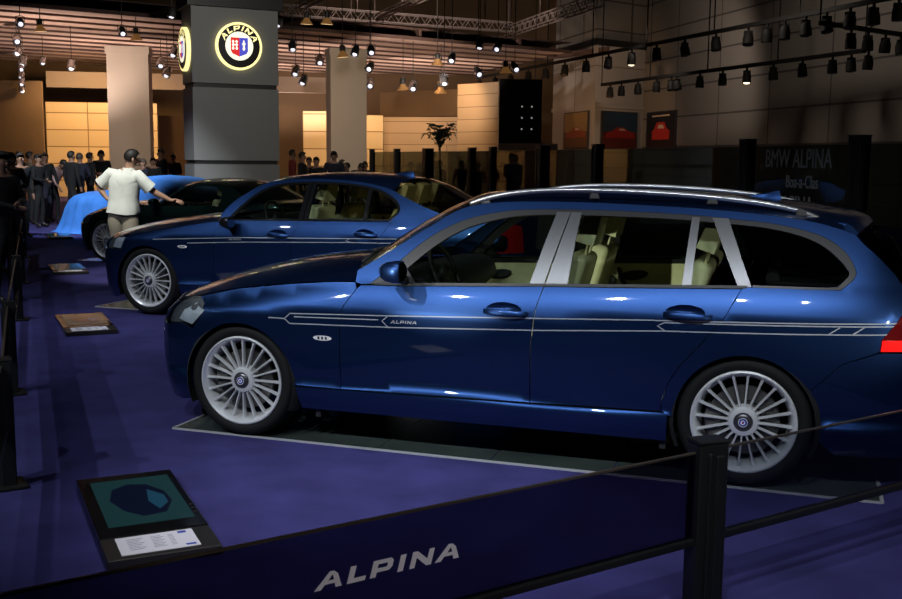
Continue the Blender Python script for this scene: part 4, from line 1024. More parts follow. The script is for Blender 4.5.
# ------------------------------------------------------------------ tall tinted partition behind the cars
m_pane_hi = glass('dark green partition glass', (.30, .35, .35), 0, .008)
pts = [(4.75, 1.85), (3.48, 4.12), (2.43, 6.01), (.02, 10.22), (-1.32, 12.23), (-2.85, 14.38), (-3.69, 15.7), (-5.43, 17.79), (-6.86, 19.45), (-8.24, 21.12)]
od = ['first', 'second', 'third', 'fourth', 'fifth', 'sixth', 'seventh', 'eighth', 'ninth', 'tenth']
for i, (x, y) in enumerate(pts[1:]): post('tall dark partition post, '+od[i]+' from the right, behind the parked cars', x, y, 1.83, [.17, .17, .2, .26, .17, .2, .3, .2, .17][i], 'tall partition posts', -.96)
hp = [pane('tall dark glass pane of the back partition, '+od[i]+' from the right', q, p, .10, 1.76, 'tall partition panes', m_pane_hi, .10) for i, (p, q) in enumerate(zip(pts, pts[1:]))]
m_print = mat('dull silver print', (.38, .40, .38), .5)
# print on the second pane
L = math.dist(pts[1], pts[2])-.20
for txt, size, x, z in (('BMW ALPINA', .27, .50, 1.54), ('Boa-a-Clas', .18, .56, 1.34), ('ALPINA', .26, .50, 1.08)):
    me = font_mesh(txt, size); me.materials.append(m_print); o = link('print_line', me, hp[1]); o.rotation_euler = (PI/2, 0, 0); o.location = (L*x, -.006, z); o.scale = (.80, 1, 1)

# ------------------------------------------------------------------ low information screens on the carpet
m_case = mat('screen case black', (.006, .006, .007), .14)
m_wing = mat('screen case grey', (.02, .018, .017), .4)
m_lcd = mat('screen picture', (.01, .02, .02), .08, emit=(.004, .019, .021), es=1.0)
m_lcd2 = mat('screen car shape', (.005, .005, .01), .08, emit=(.001, .003, .010), es=1.0)
m_lcd3 = mat('screen highlight', (.01, .02, .02), .08, emit=(.004, .03, .06), es=1.0)
m_paper = mat('white placard', (.72, .70, .74), .6)
m_ink = mat('grey print', (.30, .30, .34), .6)
m_inkb = mat('blue print', (.05, .08, .4), .6)
def screen(label, x, y, rz=.76):
    t = empty('info_screen', label, 'screen', (x, y, 0), rz, 'low information screens')
    b = MB(); b.box((0, .13, .022), (.445, .86, .044)); bev(b.obj('case', m_case, t), .004)
    b = MB(); b.box((0, -.43, .020), (.445, .255, .040)); bev(b.obj('base_wing', m_wing, t), .004)
    b = MB(); b.box((.01, .14, .0452), (.36, .66, .002)); s = b.obj('display', m_lcd, t)
    c = MB(); P = [(-.10, .30), (-.02, .36), (.06, .33), (.12, .20), (.13, .05), (.08, -.10), (-.02, -.12), (-.09, -.02), (-.13, .14)]
    c.prism([(px+.01, py+.02, .0462) for px, py in P], (0, 0, .0006)); c.obj('pictured_car', m_lcd2, s, False, True)
    c = MB(); c.prism([(px+.01, py+.02, .0468) for px, py in ((.05, .25), (.11, .14), (.11, .03), (.06, -.05), (.03, .08))], (0, 0, .0006)); c.obj('pictured_window', m_lcd3, s, False, True)
    b = MB()
    for k in range(3): b.tube([(.205, -.12+.05*k, .044), (.205, -.12+.05*k, .047)], .008, 10)
    b.obj('button', m_wing, t)
    b = MB(); b.box((-.01, -.425, .0412), (.31, .20, .0025)); p = b.obj('placard', m_paper, t)
    b = MB()
    for r in range(8):
        for c0, c1 in ((-.125, -.06-.01*(r % 3)), (-.03, .01+.01*(r % 2)), (.04, .06)): b.box(((c0+c1)/2, -.36-.017*r, .0428), (c1-c0, .005, .0006))
    b.obj('print', m_ink, p)
    for lx, ly, lw_, lh in ((.10, -.35, .035, .025), (.11, -.50, .04, .018)): b = MB(); b.box((lx, ly, .0428), (lw_, lh, .0006)); b.obj('blue_logo', m_inkb, p)
    return t
screen('low black information screen with white placard nearest the viewer', .27, -2.22)
screen('low information screen on the carpet beside the saloon nose', -3.34, 2.13)
screen('low information screen on the carpet beside the roadster nose', -6.63, 6.08)
screen('farthest low information screen, in front of the covered car', -10.7, 11.0)

# ------------------------------------------------------------------ car under a blue cloth
m_cloth = mat('bright blue cover cloth', (.05, .22, .70), .6, noise=(6, .12), bump=.1)
def covered_car():
    H = PC([(-.05, .55), (.15, .78), (.6, .86), (1.15, .90), (1.55, 1.07), (2.0, 1.19), (2.5, 1.20), (3.0, 1.10), (3.5, .98), (4.0, .90), (4.25, .6)])
    N = 180; b = MB(); rows = []; Lc, Wc = 4.2, 1.80
    def plan(a, k):
        c, s = math.cos(a), math.sin(a); n = 3.2
        return Lc/2+k*(Lc/2)*math.copysign(abs(c)**(2/n), c), k*(Wc/2)*math.copysign(abs(s)**(2/n), s)
    for lv, (k, f, fold) in enumerate(((1.15, 0, .09), (1.10, .03, .08), (1.07, .22, .065), (1.045, .45, .045), (1.02, .68, .020), (.99, .84, .004), (.93, .95, 0), (.80, .995, 0), (.6, 1.0, 0), (.35, 1.0, 0), (.12, 1.0, 0), (0, 1., 0))):
        r = []
        for i in range(N):
            a = 2*PI*i/N; fo = fold*(math.sin(a*23+.6*math.sin(a*3))+.5*math.sin(a*41+1.3)); x, y = plan(a, k+fo*.5 if k > 0 else 0)
            xs = min(max(x, .05), 4.2); z = H(xs)*f*(1-.10*(abs(y)/(Wc/2))**2*(1 if f > .9 else 0)); r.append((x, y, z+.01+.006*math.sin(x*9+y*4)*(1 if f > .8 else 0)))
        rows.append(r)
    b.grid(rows, 0, True, True)
    o = b.obj('covered_car', m_cloth, None, True, True); p = at(60, 150, 21.2); o.location = (p.x-.25, p.y+.9, 0); o.rotation_euler = (0, 0, -.05)
    props(o, 'car hidden under a bright blue cloth behind the standing visitor', 'covered car')
covered_car()

# ------------------------------------------------------------------ posters
m_pframe = mat('poster board', (.03, .025, .03), .5)
def poster(label, p, rz, wd, h, sky, ground, car, kind):
    t = empty('poster', label, 'poster', p, rz, 'car posters on the right wall')
    b = MB(); b.box((0, .0, 0), (wd, .06, h)); b.obj('board', m_pframe, t)
    ms = [mat('poster ink '+k+label[:14], c, .55) for k, c in (('a', sky), ('b', ground), ('c', car), ('d', (.55, .42, .30)))]
    b = MB(); w2, h2 = wd*.47, h*.47
    b.poly([(-w2, -.032, -.05*h), (w2, -.032, -.05*h), (w2, -.032, h2), (-w2, -.032, h2)], 0); b.poly([(-w2, -.032, -h2), (w2, -.032, -h2), (w2, -.032, -.05*h), (-w2, -.032, -.05*h)], 1)
    if kind == 0: P = [(-.40, -.20), (-.36, -.06), (-.20, -.02), (-.08, .08), (.12, .08), (.24, -.01), (.40, -.04), (.42, -.20)]
    else: P = [(-.28, -.22), (-.30, 0), (-.20, .06), (-.12, .22), (.14, .22), (.22, .06), (.32, 0), (.30, -.22)]
    b.poly([(x*wd, -.034, z*h) for x, z in P], 2)
    b.poly([(x*wd, -.035, z*h) for x, z in ((-.10, .06), (-.06, .16), (.08, .16), (.14, .06))] if kind else [(x*wd, -.035, z*h) for x, z in ((-.02, .0), (0, .05), (.12, .05), (.18, .0))], 3)
    b.poly([(x*wd, -.033, z*h) for x, z in ((-.3, .36), (.3, .37), (.3, .41), (-.3, .40))], 3 if kind else 0)
    b.obj('picture', ms, t)
q = C0+bB*1.75; angB = math.atan2(-bB.y, -bB.x)
def onface(base, d, s, out, z): 
    n = Vector((d.y, -d.x)); 
    p = base+d*s+n*out; return (p.x, p.y, z)
poster('orange and red car poster on the left face of the pale wall corner', onface(C0, bB, 1.75, -.05, 2.72), math.atan2(-bB.y, -bB.x), 2.6, 1.38, (.30, .19, .07), (.13, .06, .02), (.30, .07, .03), 0)
poster('dark sunset poster with a red sports car right of the pale corner', onface(C0, aA, 1.30, .05, 2.70), math.atan2(aA.y, aA.x), 2.0, 1.38, (.015, .04, .07), (.10, .015, .012), (.30, .02, .015), 0)
dw = dirw; wl_n = Vector((dw.y, -dw.x))
pz = Vector(wr0)+dw*2.05; nn = Vector((dw.y, -dw.x)).normalized()
poster('black poster with a bright red car front, hung alone on the right wall', (pz.x+nn.x*.05, pz.y+nn.y*.05, 2.68), math.atan2(dw.y, dw.x), 2.45, 1.42, (.010, .009, .014), (.02, .008, .008), (.42, .025, .018), 1)

# ------------------------------------------------------------------ black lamp tower by the tan boards
m_box = mat('black tower cladding', (.010, .010, .011), .5)
m_led = mat('small white lamp', (.6, .6, .6), .3, emit=(.9, .85, .8), es=.3)
p = at(519, 150, 33.5); t = empty('equipment_tower', 'tall black equipment tower with small lamps left of the pale wall corner', 'tower', (p.x, p.y, 0), .3145)
b = MB(); b.box((0, 0, 3.1), (1.36, .7, 2.0)); bev(b.obj('body', m_box, t), .02)
b = MB(); b.box((-.55, -.40, 3.1), (.26, .12, 2.0)); b.obj('side_fin', m_box, t)
b = MB(); b.box((.25, 0, 1.05), (1.9, .9, 2.1)); bev(b.obj('plinth', m_column, t), .02)
for z in (2.55, 2.9, 3.25):
    for x in (.05, .36):
        b = MB(); b.lathe([(0, -.375), (.02, -.37), (.028, -.35)], 10, 0, 'y', (x, 0, z)); b.obj('lamp', m_led, t)

# ------------------------------------------------------------------ hanging can spotlights
m_can = mat('dull chrome can', (.55, .54, .56), .16, .95)
m_can_w = mat('amber glass reflector', (.30, .17, .07), .25, .4, emit=(1, .45, .12), es=.10)
m_lens = mat('lit spotlight lens', (.9, .9, .95), .3, emit=(.92, .90, 1), es=1.1)
m_lens_w = mat('warm lit lens', (.9, .7, .4), .3, emit=(1, .72, .35), es=1.6)
def can_light(label, p, ztop, kind, tilt, turn, s=1., group='hanging can spotlights'):
    t = empty('can_spotlight', label, 'spotlight', p, turn, group); R3 = Matrix.Rotation(tilt, 3, 'X')
    def mv(b): b.v = [tuple(R3 @ Vector(v)) for v in b.v]; return b
    b = MB(); b.tube([(0, 0, .17*s), (0, 0, ztop-p[2])], .011, 6); b.tube([(-.12*s, 0, 0), (-.12*s, 0, .15*s), (0, 0, .18*s), (.12*s, 0, .15*s), (.12*s, 0, 0)], .012*s, 6); b.obj('hanger', m_black, t)
    if kind == 'wide':
        b = MB(); b.lathe([(.05*s, .16*s), (.07*s, .05*s), (.09*s, -.02*s), (.19*s, -.15*s)], 16); mv(b).obj('reflector', m_can_w, t, 50)
        b = MB(); b.lathe([(0, -.145*s), (.18*s, -.148*s)], 16, 0, 'z', flip=True); mv(b).obj('lens', m_lens_w, t)
        b = MB(); b.lathe([(0, .20*s), (.06*s, .20*s), (.075*s, .16*s), (.075*s, .02*s)], 14); mv(b).obj('lamp_cap', m_black, t, 50)
    else:
        b = MB(); b.lathe([(0, .17*s), (.06*s, .165*s), (.10*s, .09*s), (.115*s, 0), (.12*s, -.13*s)], 16); mv(b).obj('can', m_can, t, 50)
        b = MB(); b.ball((.012*s, 0, -.112*s), (.068*s, .068*s, .045*s), 14, 6); mv(b).obj('lens', m_lens, t, True)
    return t
HL = [(20, 22, 'c'), (16.5, 39, 'c'), (19, 51, 'c'), (23, 61, 'c'), (21, 68, 'n'), (21.5, 75, 'n'), (22, 82, 'n'), (22.5, 89, 'n'), (40, 26, 'w'), (43, 61, 'n'), (71.6, 65, 'c'), (122, 31, 'c'), (136, 35, 'w'), (172, 13, 'c'), (174, 52, 'c'), (161, 63, 'c'), (167.5, 72.5, 'c'),
      (279, 22, 'c'), (306.7, 19, 'w'), (327, 19, 'w'), (292.4, 46, 'c'), (319.6, 60, 'c'), (295.7, 71, 'c'), (303.6, 80, 'c'), (342.5, 52, 'w'), (355.4, 51, 'c'), (371, 50, 'c'), (370, 67, 'c'), (341.6, 75, 'c'), (370, 83.5, 'c'), (403, 85, 'w'), (413, 86, 'c'), (437.6, 60, 'w'), (452, 58, 'c'), (444, 80, 'c'), (441, 88, 'w'), (480, 44, 'c'), (498, 47, 'c'), (478, 72, 'c'), (505.6, 68, 'w'), (514.7, 67, 'c'), (535, 88, 'c')]
zones = {'l': 'left of the graphite pillar', 'm': 'between the pillar and the centre column', 'r': 'right of the centre column'}
cnt = {k: [] for k in 'lmr'}
for h in sorted(HL): cnt['l' if h[0] < 185 else 'm' if h[0] < 347 else 'r'].append(h)
def nth(i): return ['first', 'second', 'third', 'fourth', 'fifth', 'sixth', 'seventh', 'eighth', 'ninth', 'tenth', 'eleventh', 'twelfth', 'thirteenth', 'fourteenth', 'fifteenth', 'sixteenth', 'seventeenth', 'eighteenth', 'nineteenth', 'twentieth'][i]
def hook(p):
    r = Vector((p.x, p.y))-HC[0]; x, y = r.dot(HC[1]), r.dot(HC[2])
    return 5.36 if -.0 < y < NB*wdt and 0 < x < HC[3] else 11.49
for zk, lst in cnt.items():
    for i, (u, v, k) in enumerate(lst):
        z = 4.9 if v < 45 else 4.6 if v < 65 else 4.25 if v < 76 else 3.95
        d = (z-CAM.z)*1045/(155.5+.0096*u-v)
        p = at(u, v, d); r = random.Random(int(u*7+v))
        s = d/30*(.72 if k == 'n' else 1.0)
        can_light('hanging %s spotlight, %s from left %s' % ('amber reflector' if k == 'w' else 'small chrome' if k == 'n' else 'chrome can', nth(i), zones[zk]), p, hook(p), 'wide' if k == 'w' else 'can', (.1 if k == 'w' else r.uniform(-.9, -.2)), r.uniform(-.6, .9), s)

# ------------------------------------------------------------------ track rails with black spotlights on the right
m_track = mat('black track', (.006, .0055, .005), .7, spec=.2)
m_tlens = mat('unlit track lens', (.08, .05, .045), .3)
m_tlit = mat('lit track lens', (.9, .8, .6), .3, emit=(1, .85, .55), es=2.5)
def track(label, p, q, us, z, lit=(), word='', s=1.):
    p, q = Vector((*p, z)), Vector((*q, z)); d = q-p; L = d.length
    t = empty('track_rail', label, 'lighting track', p, math.atan2(d.y, d.x), 'ceiling track rails')
    b = MB(); b.box((L/2, 0, 0), (L, .09, .10)); b.obj('rail', m_track, t)
    n = max(2, int(L/3.2))
    for i in range(n+1):
        b = MB(); b.tube([(L*i/n, 0, .03), (L*i/n, 0, 11.5-z)], .02, 5); b.obj('suspension_rod', m_track, t)
    for i, u in enumerate(us):
        # where the sight line through column u crosses the rail
        dirv = (CF + CR*(u-451)/1045); a = Vector((dirv.x, dirv.y)); den = a.x*d.y-a.y*d.x
        k = ((p.x-CAM.x)*a.y-(p.y-CAM.y)*a.x)/den
        c = p+d*k
        h = empty('track_spotlight', '%s spotlight, %s from the left on the %s' % ('lit black' if i in lit else 'black', nth(i), word), 'spotlight', (c.x, c.y, z-.05), .3+random.uniform(-.5, .5), 'black spotlights on the '+word)
        b = MB(); b.tube([(0, 0, .02), (0, 0, -.12*s)], .035*s, 8); b.box((0, 0, -.10*s), (.20*s, .05*s, .04*s)); b.box((.10*s, 0, -.2*s), (.02*s, .05*s, .22*s)); b.box((-.10*s, 0, -.2*s), (.02*s, .05*s, .22*s)); b.obj('bracket', m_track, h)
        R3 = Matrix.Rotation(random.uniform(-.35, .15), 3, 'X'); b = MB(); b.lathe([(0, .15*s), (.09*s, .14*s), (.125*s, .06*s), (.135*s, -.02*s), (.135*s, -.17*s), (.115*s, -.18*s), (.11*s, -.12*s)], 14)
        b.v = [tuple(R3 @ Vector(v)+Vector((0, 0, -.27*s))) for v in b.v]; b.obj('housing', m_track, h, 50)
        b = MB(); b.ball((0, 0, -.165*s), (.105*s, .105*s, .06*s if i in lit else .02*s), 14, 6); b.v = [tuple(R3 @ Vector(v)+Vector((0, 0, -.27*s))) for v in b.v]; b.obj('lens', m_tlit if i in lit else m_tlens, h)
track('long black lighting track rising across the right wall to the top edge', (-10.0, 37.1), (5.0, 17.6), (477, 492, 507, 524, 541, 559.5, 580, 601.5, 624, 648, 675, 705, 736, 754, 771, 791, 811, 833.5, 856, 880), 5.0, (8,), 'long rising track', 1.0)
track('shorter lower black lighting track across the right wall', (-3.6, 30.8), (4.35, 20.75), (604, 615, 631, 649, 663, 669, 691, 713, 736.5, 762, 790, 819, 837, 853.5), 4.2, (8,), 'shorter lower track', .9)
track('black lighting track at the right edge sloping down to the right', (3.3, 18.75), (5.6, 22.0), (835.5, 852, 869, 884, 898), 4.62, (), 'right edge track', .95)

# ------------------------------------------------------------------ palm behind the partition
m_leaf = mat('palm leaf', (.02, .055, .02), .5, noise=(9, .3)); m_pot = mat('dark plant pot', (.03, .028, .026), .5); m_stem = mat('palm stem', (.06, .045, .025), .8)
p = at(440, 150, 27.0); t = empty('potted_palm', 'feathery green potted palm standing behind the dark glass partition', 'plant', (p.x, p.y, 0))
b = MB(); b.lathe([(0, 0), (.2, 0), (.28, .45), (.3, .5), (.25, .5), (.24, .44), (0, .44)], 20); b.obj('pot', m_pot, t, 40)
b = MB(); b.tube([(0, 0, .44), (.02, 0, 1.0), (-.02, .02, 1.9)], [.05, .04, .03], 8); b.obj('stem', m_stem, t, True)
for i in range(15):
    a = 2*PI*i/15*2.4; r = .22+.16*random.random(); h = .38+.34*random.random(); b = MB(); P = []
    for k in range(8):
        q = k/7; P.append(Vector((math.cos(a)*r*q**.8*1.3, math.sin(a)*r*q**.8*1.3, 1.85+h*math.sin(q*2.0)-.10*q*q)))
    b.tube(P, [.008*(1-.8*k/7) for k in range(8)], 4)
    sd = Vector((-math.sin(a), math.cos(a), 0))
    for k in range(1, 8):
        for sg in (-1, 1):
            l = .15*math.sin(PI*(k+.6)/9); d = (P[k]-P[k-1]).normalized(); e2 = P[k]+sd*sg*l+d*l*.7-Vector((0, 0, l*.3))
            b.add([P[k]-d*.02, P[k]+d*.03, e2, (P[k]+e2)/2+d*.035, (P[k]+e2)/2-d*.02], [(0, 4, 2, 3, 1)])
    b.obj('frond', m_leaf, t)

# ------------------------------------------------------------------ people
m_skin = mat('skin', (.42, .24, .16), .55); m_skin_d = mat('skin in shade', (.26, .14, .09), .6)  # the darker skin has shade put into its colour
m_hair = mat('dark hair', (.012, .009, .007), .6); m_hair2 = mat('grey brown hair', (.07, .05, .035), .6)
m_white = mat('off white cotton', (.78, .80, .73), .85, noise=(14, .05), bump=.1)
m_khaki = mat('beige trousers', (.34, .30, .23), .9, noise=(12, .08), bump=.1)
m_shoe = mat('dark shoe leather', (.015, .012, .01), .4)
CLOTH = {k: mat('cloth '+k, c, .9, noise=(10, .12)) for k, c in dict(black=(.005, .005, .006), navy=(.006, .008, .02), grey=(.025, .025, .028), brown=(.10, .065, .035), pink=(.42, .26, .24), white=(.42, .43, .42), blue=(.03, .06, .20), red=(.20, .03, .025), teal=(.03, .12, .13)).items()}

def skin_mesh(name, J, E, lv=2):
    """one continuous surface grown over joints J {name: (pos, (rx, ry))}, edges E; the first joint is the root"""
    nm = list(J); me = bpy.data.meshes.new(name); me.from_pydata([J[n][0] for n in nm], [(nm.index(a), nm.index(b)) for a, b in E], [])
    o = bpy.data.objects.new(name, me); COL.objects.link(o)
    o.modifiers.new('skin', 'SKIN').use_smooth_shade = True; me = o.data
    lay = me.skin_vertices[0].data if me.skin_vertices else None
    if lay is None:
        bm = bmesh.new(); bm.from_mesh(me); bm.verts.layers.skin.verify(); bm.to_mesh(me); bm.free(); lay = me.skin_vertices[0].data
    for i, n in enumerate(nm):
        r = J[n][1]; lay[i].radius = r if isinstance(r, tuple) else (r, r); lay[i].use_root = (i == 0)
    sb = o.modifiers.new('sub', 'SUBSURF'); sb.levels = lv; sb.render_levels = lv
    out = bpy.data.meshes.new_from_object(o.evaluated_get(bpy.context.evaluated_depsgraph_get()))
    bpy.data.objects.remove(o); return out

def lerp(a, b, t): return tuple(a[i]+(b[i]-a[i])*t for i in range(3))
def figure(name, label, loc, rz, P, mats, hair=m_hair, fingers=False, lv=2, group=None, cat='person', extra=None, hair_back=True):
    """P: joint positions in metres (x right, y away, z up). mats: skin, shirt, trousers, shoes, sleeve ('long' or 'short')"""
    sk, sh, tr, so, sleeve = mats
    J = {'pelvis': (P['pelvis'], (.155, .115)), 'waist': (lerp(P['pelvis'], P['chest'], .45), (.140, .105)), 'chest': (P['chest'], (.165, .118)), 'upper': (lerp(P['chest'], P['neck'], .6), (.150, .10)),
         'neck': (P['neck'], (.060, .062)), 'jaw': (lerp(P['neck'], P['head'], .55), (.060, .066)), 'head': (P['head'], (.078, .096)), 'crown': (lerp(P['neck'], P['head'], 1.42), (.062, .076))}
    E = [('pelvis', 'waist'), ('waist', 'chest'), ('chest', 'upper'), ('upper', 'neck'), ('neck', 'jaw'), ('jaw', 'head'), ('head', 'crown')]
    for s in 'lr':
        J['sh'+s] = (P['sh'+s], .070); J['el'+s] = (P['el'+s], .046); J['wr'+s] = (P['wr'+s], (.030, .026)); J['fa'+s] = (lerp(P['el'+s], P['wr'+s], .35), .045)
        d = Vector(P['wr'+s])-Vector(P['el'+s]); d.normalize(); hd = Vector(P.get('hd'+s, d)).normalized()
        pc = Vector(P['wr'+s])+hd*.055; J['pm'+s] = (tuple(pc), (.040, .020))
        E += [('upper', 'sh'+s), ('sh'+s, 'el'+s), ('el'+s, 'fa'+s), ('fa'+s, 'wr'+s), ('wr'+s, 'pm'+s)]
        if not fingers: J['tp'+s] = (tuple(pc+hd*.085), (.030, .014)); E.append(('pm'+s, 'tp'+s))
        J['hp'+s] = (lerp(P['pelvis'], P['kn'+s], .12)[:2]+(P['pelvis'][2]-.07,), .098); J['hp'+s] = ((P['hp'+s] if 'hp'+s in P else J['hp'+s][0]), .098)
        J['th'+s] = (lerp(J['hp'+s][0], P['kn'+s], .45), .086); J['kn'+s] = (P['kn'+s], .062); J['ca'+s] = (lerp(P['kn'+s], P['an'+s], .3), .062); J['an'+s] = (P['an'+s], .045)
        t = Vector(P['toe'+s]); J['ba'+s] = (tuple(lerp(P['an'+s], P['toe'+s], .6)), (.045, .035)); J['to'+s] = (tuple(t), (.035, .024))
        E += [('pelvis', 'hp'+s), ('hp'+s, 'th'+s), ('th'+s, 'kn'+s), ('kn'+s, 'ca'+s), ('ca'+s, 'an'+s), ('an'+s, 'ba'+s), ('ba'+s, 'to'+s)]
    me = skin_mesh(name, J, E, lv)
    for m in (sk, sh, tr, so): me.materials.append(m)
    segs = []
    for a, b in E:
        k = 0
        if a in ('pelvis', 'waist', 'chest') : k = 1
        if a == 'upper': k = 0 if b == 'neck' else 1
        if a[:2] == 'sh': k = 1
        if a[:2] in ('el', 'fa'): k = 1 if sleeve == 'long' else 0
        if a[:2] in ('hp', 'th', 'kn', 'ca') or b[:2] == 'hp': k = 2
        if a[:2] in ('an', 'ba'): k = 3
        segs.append((Vector(J[a][0]), Vector(J[b][0]), k, a))
    hipz = P['pelvis'][2]
    for p in me.polygons:
        c = p.center; best = None
        for a, b, k, nmx in segs:
            ab = b-a; t = max(0., min(1., (c-a).dot(ab)/max(1e-9, ab.length_squared))); d = (c-(a+ab*t)).length
            if best is None or d < best[0]: best = (d, k, nmx, t)
        k = best[1]
        if k == 1 and best[2] in ('pelvis',) and c.z < hipz-.02: k = 2
        if best[2][:2] == 'sh' and sleeve == 'short' and best[3] > .72: k = 0
        if best[2] == 'upper' and best[1] == 0 and best[3] < .55: k = 1
        p.material_index = k
    me.shade_smooth()
    o = link(name, me); o.location = loc; o.rotation_euler = (0, 0, rz); props(o, label, cat, group)
    # head: facing direction
    hd = Vector(P.get('face', (0, -1, 0))).normalized(); up = (Vector(P['head'])-Vector(P['neck'])).normalized(); hd = (hd-up*hd.dot(up)).normalized(); rt = hd.cross(up)
    c = Vector(P['head'])+up*.012
    def q(a, b_, d): return c+rt*a+hd*b_+up*d
    h = MB(); rows = []
    for i in range(9):
        e = math.radians(-38+i*16); r = []
        for k in range(20):
            a = 2*PI*k/20; cut = math.cos(a)       # 1 = front of the face
            ee = max(e, math.radians(34)) if cut > .45 else max(e, math.radians(2)) if cut > .05 else e
            r.append(q(.084*math.cos(ee)*math.sin(a), .104*math.cos(ee)*math.cos(a)-.008, .104*math.sin(ee)+.024))
        rows.append(r)
    h.grid(rows, 0, False, True); h.obj('hair', hair, o, True)
    f = MB(); f.ball(q(0, .098, -.018), (.015, .015, .022), 8, 6); 
    for s in (-1, 1): f.ball(q(.084*s, -.006, -.012), (.016, .022, .032), 8, 6)
    f.obj('nose_and_ears', sk, o, True)
    f = MB()
    for s in (-1, 1): f.ball(q(.032*s, .085, .012), (.013, .010, .007), 8, 6); f.box(q(.033*s, .090, .032), (.034, .02, .006))
    f.ball(q(0, .088, -.058), (.024, .010, .006), 8, 6); f.obj('eyes_and_mouth', m_hair, o, True)
    if fingers:
        for s in 'lr':
            hd2 = Vector(P.get('hd'+s, Vector(P['wr'+s])-Vector(P['el'+s]))).normalized(); n = Vector(P.get('hn'+s, (0, 0, 1))); n = (n-hd2*n.dot(hd2)).normalized(); sd = hd2.cross(n)*(1 if s == 'r' else -1)
            base = Vector(P['wr'+s]); b = MB()
            for i, (off, ln) in enumerate(((-.030, .068), (-.010, .080), (.010, .076), (.029, .060))):
                p0 = base+hd2*.075+sd*off; p1 = base+hd2*.098+sd*off*1.15; p2 = p1+hd2*ln*.5+sd*off*.25-n*.006; p3 = p2+hd2*ln*.42-n*.022
                b.tube([p0, p1, p2, p3, p3+hd2*.004-n*.003], [.0095, .0095, .0085, .007, .003], 8)
            t0 = base+hd2*.03-sd*.03; b.tube([t0, t0+hd2*.03-sd*.028-n*.006, t0+hd2*.062-sd*.036-n*.012, t0+hd2*.068-sd*.036-n*.014], [.013, .011, .009, .004], 8)
            b.obj('fingers', sk, o, True)
    if extra: extra(o)
    return o

# the visitor in the white shirt, leaning over with one hand towards the dark roadster
VP = at(121, 150, 13.3); VP = (VP.x, VP.y, 0)
V = dict(pelvis=(0, 0, .89), chest=(.02, .01, 1.20), neck=(.085, .02, 1.425), head=(.125, .03, 1.545), shl=(-.145, .02, 1.345), shr=(.205, .0, 1.325), ell=(-.315, .03, 1.20), wrl=(-.19, -.02, 1.045), elr=(.385, .06, 1.135), wrr=(.585, .10, 1.03),
    knl=(-.085, .06, .49), knr=(.10, .0, .49), anl=(-.10, .12, .085), anr=(.10, -.02, .085), toel=(-.02, .22, .028), toer=(.19, .06, .028), hpl=(-.085, .0, .82), hpr=(.085, .0, .82),
    face=(.72, .45, -.30), hdr=(.95, .12, -.12), hnr=(-.05, -.35, .9), hdl=(.75, -.1, -.5), hnl=(-.4, -.9, .1))
def visitor_clothes(o):
    # loose shirt hanging over the trousers, short sleeves, collar
    b = MB(); rows = []; n = 28
    for z, cx, rx, ry, fo in ((.862, -.005, .212, .172, .010), (.90, .0, .210, .170, .008), (.98, .005, .200, .155, .006), (1.08, .012, .190, .142, .004), (1.20, .025, .200, .146, .002), (1.30, .035, .205, .138, 0), (1.36, .045, .180, .118, 0), (1.405, .065, .110, .09, 0), (1.425, .078, .078, .078, 0)):
        rows.append([(cx+(rx+fo*math.sin(a*7))*math.cos(a), .012+(ry+fo*math.sin(a*5+1))*math.sin(a), z+(.015*math.sin(a*2+.5) if z < .87 else 0)) for a in [2*PI*k/n for k in range(n)]])
    b.grid(rows, 0, False, True)
    for s in 'lr':
        p0, p1 = Vector(V['sh'+s]), Vector(V['el'+s]); ctr = Vector((.04, .012, p0.z-.02))
        b.tube([lerp(p0, ctr, .45), p0+Vector((0, 0, .012)), lerp(p0, p1, .35), lerp(p0, p1, .80)], [.085, .088, .084, .090], 16, 0, False)
    b.obj('shirt', m_white, o, True)
    c = MB(); ring = [(.082+.066*math.cos(a), .018+.068*math.sin(a), 1.432+.006*math.sin(a)) for a in [2*PI*k/16 for k in range(16)]]; c.tube(ring, .014, 6, 0, False, True); c.obj('collar', m_white, o, True)
    t = MB()
    for s in 'lr':
        h_, k_, a_ = Vector(V['hp'+s]), Vector(V['kn'+s]), Vector(V['an'+s])
        t.tube([h_+Vector((0, 0, .05)), h_-Vector((0, 0, .06)), lerp(h_, k_, .5), k_, lerp(k_, a_, .5), a_+Vector((0, 0, .0)), a_-Vector((0, 0, .03))], [.100, .112, .106, .090, .086, .084, .088], 16, 0, False)
    t.obj('trousers', m_khaki, o, True)
figure('person', 'person in white short-sleeved shirt and beige trousers leaning over by the roadster, hand on hip', VP, .3145, V, (m_skin, m_white, m_khaki, m_shoe, 'short'), m_hair, True, 2, None, 'person', visitor_clothes)

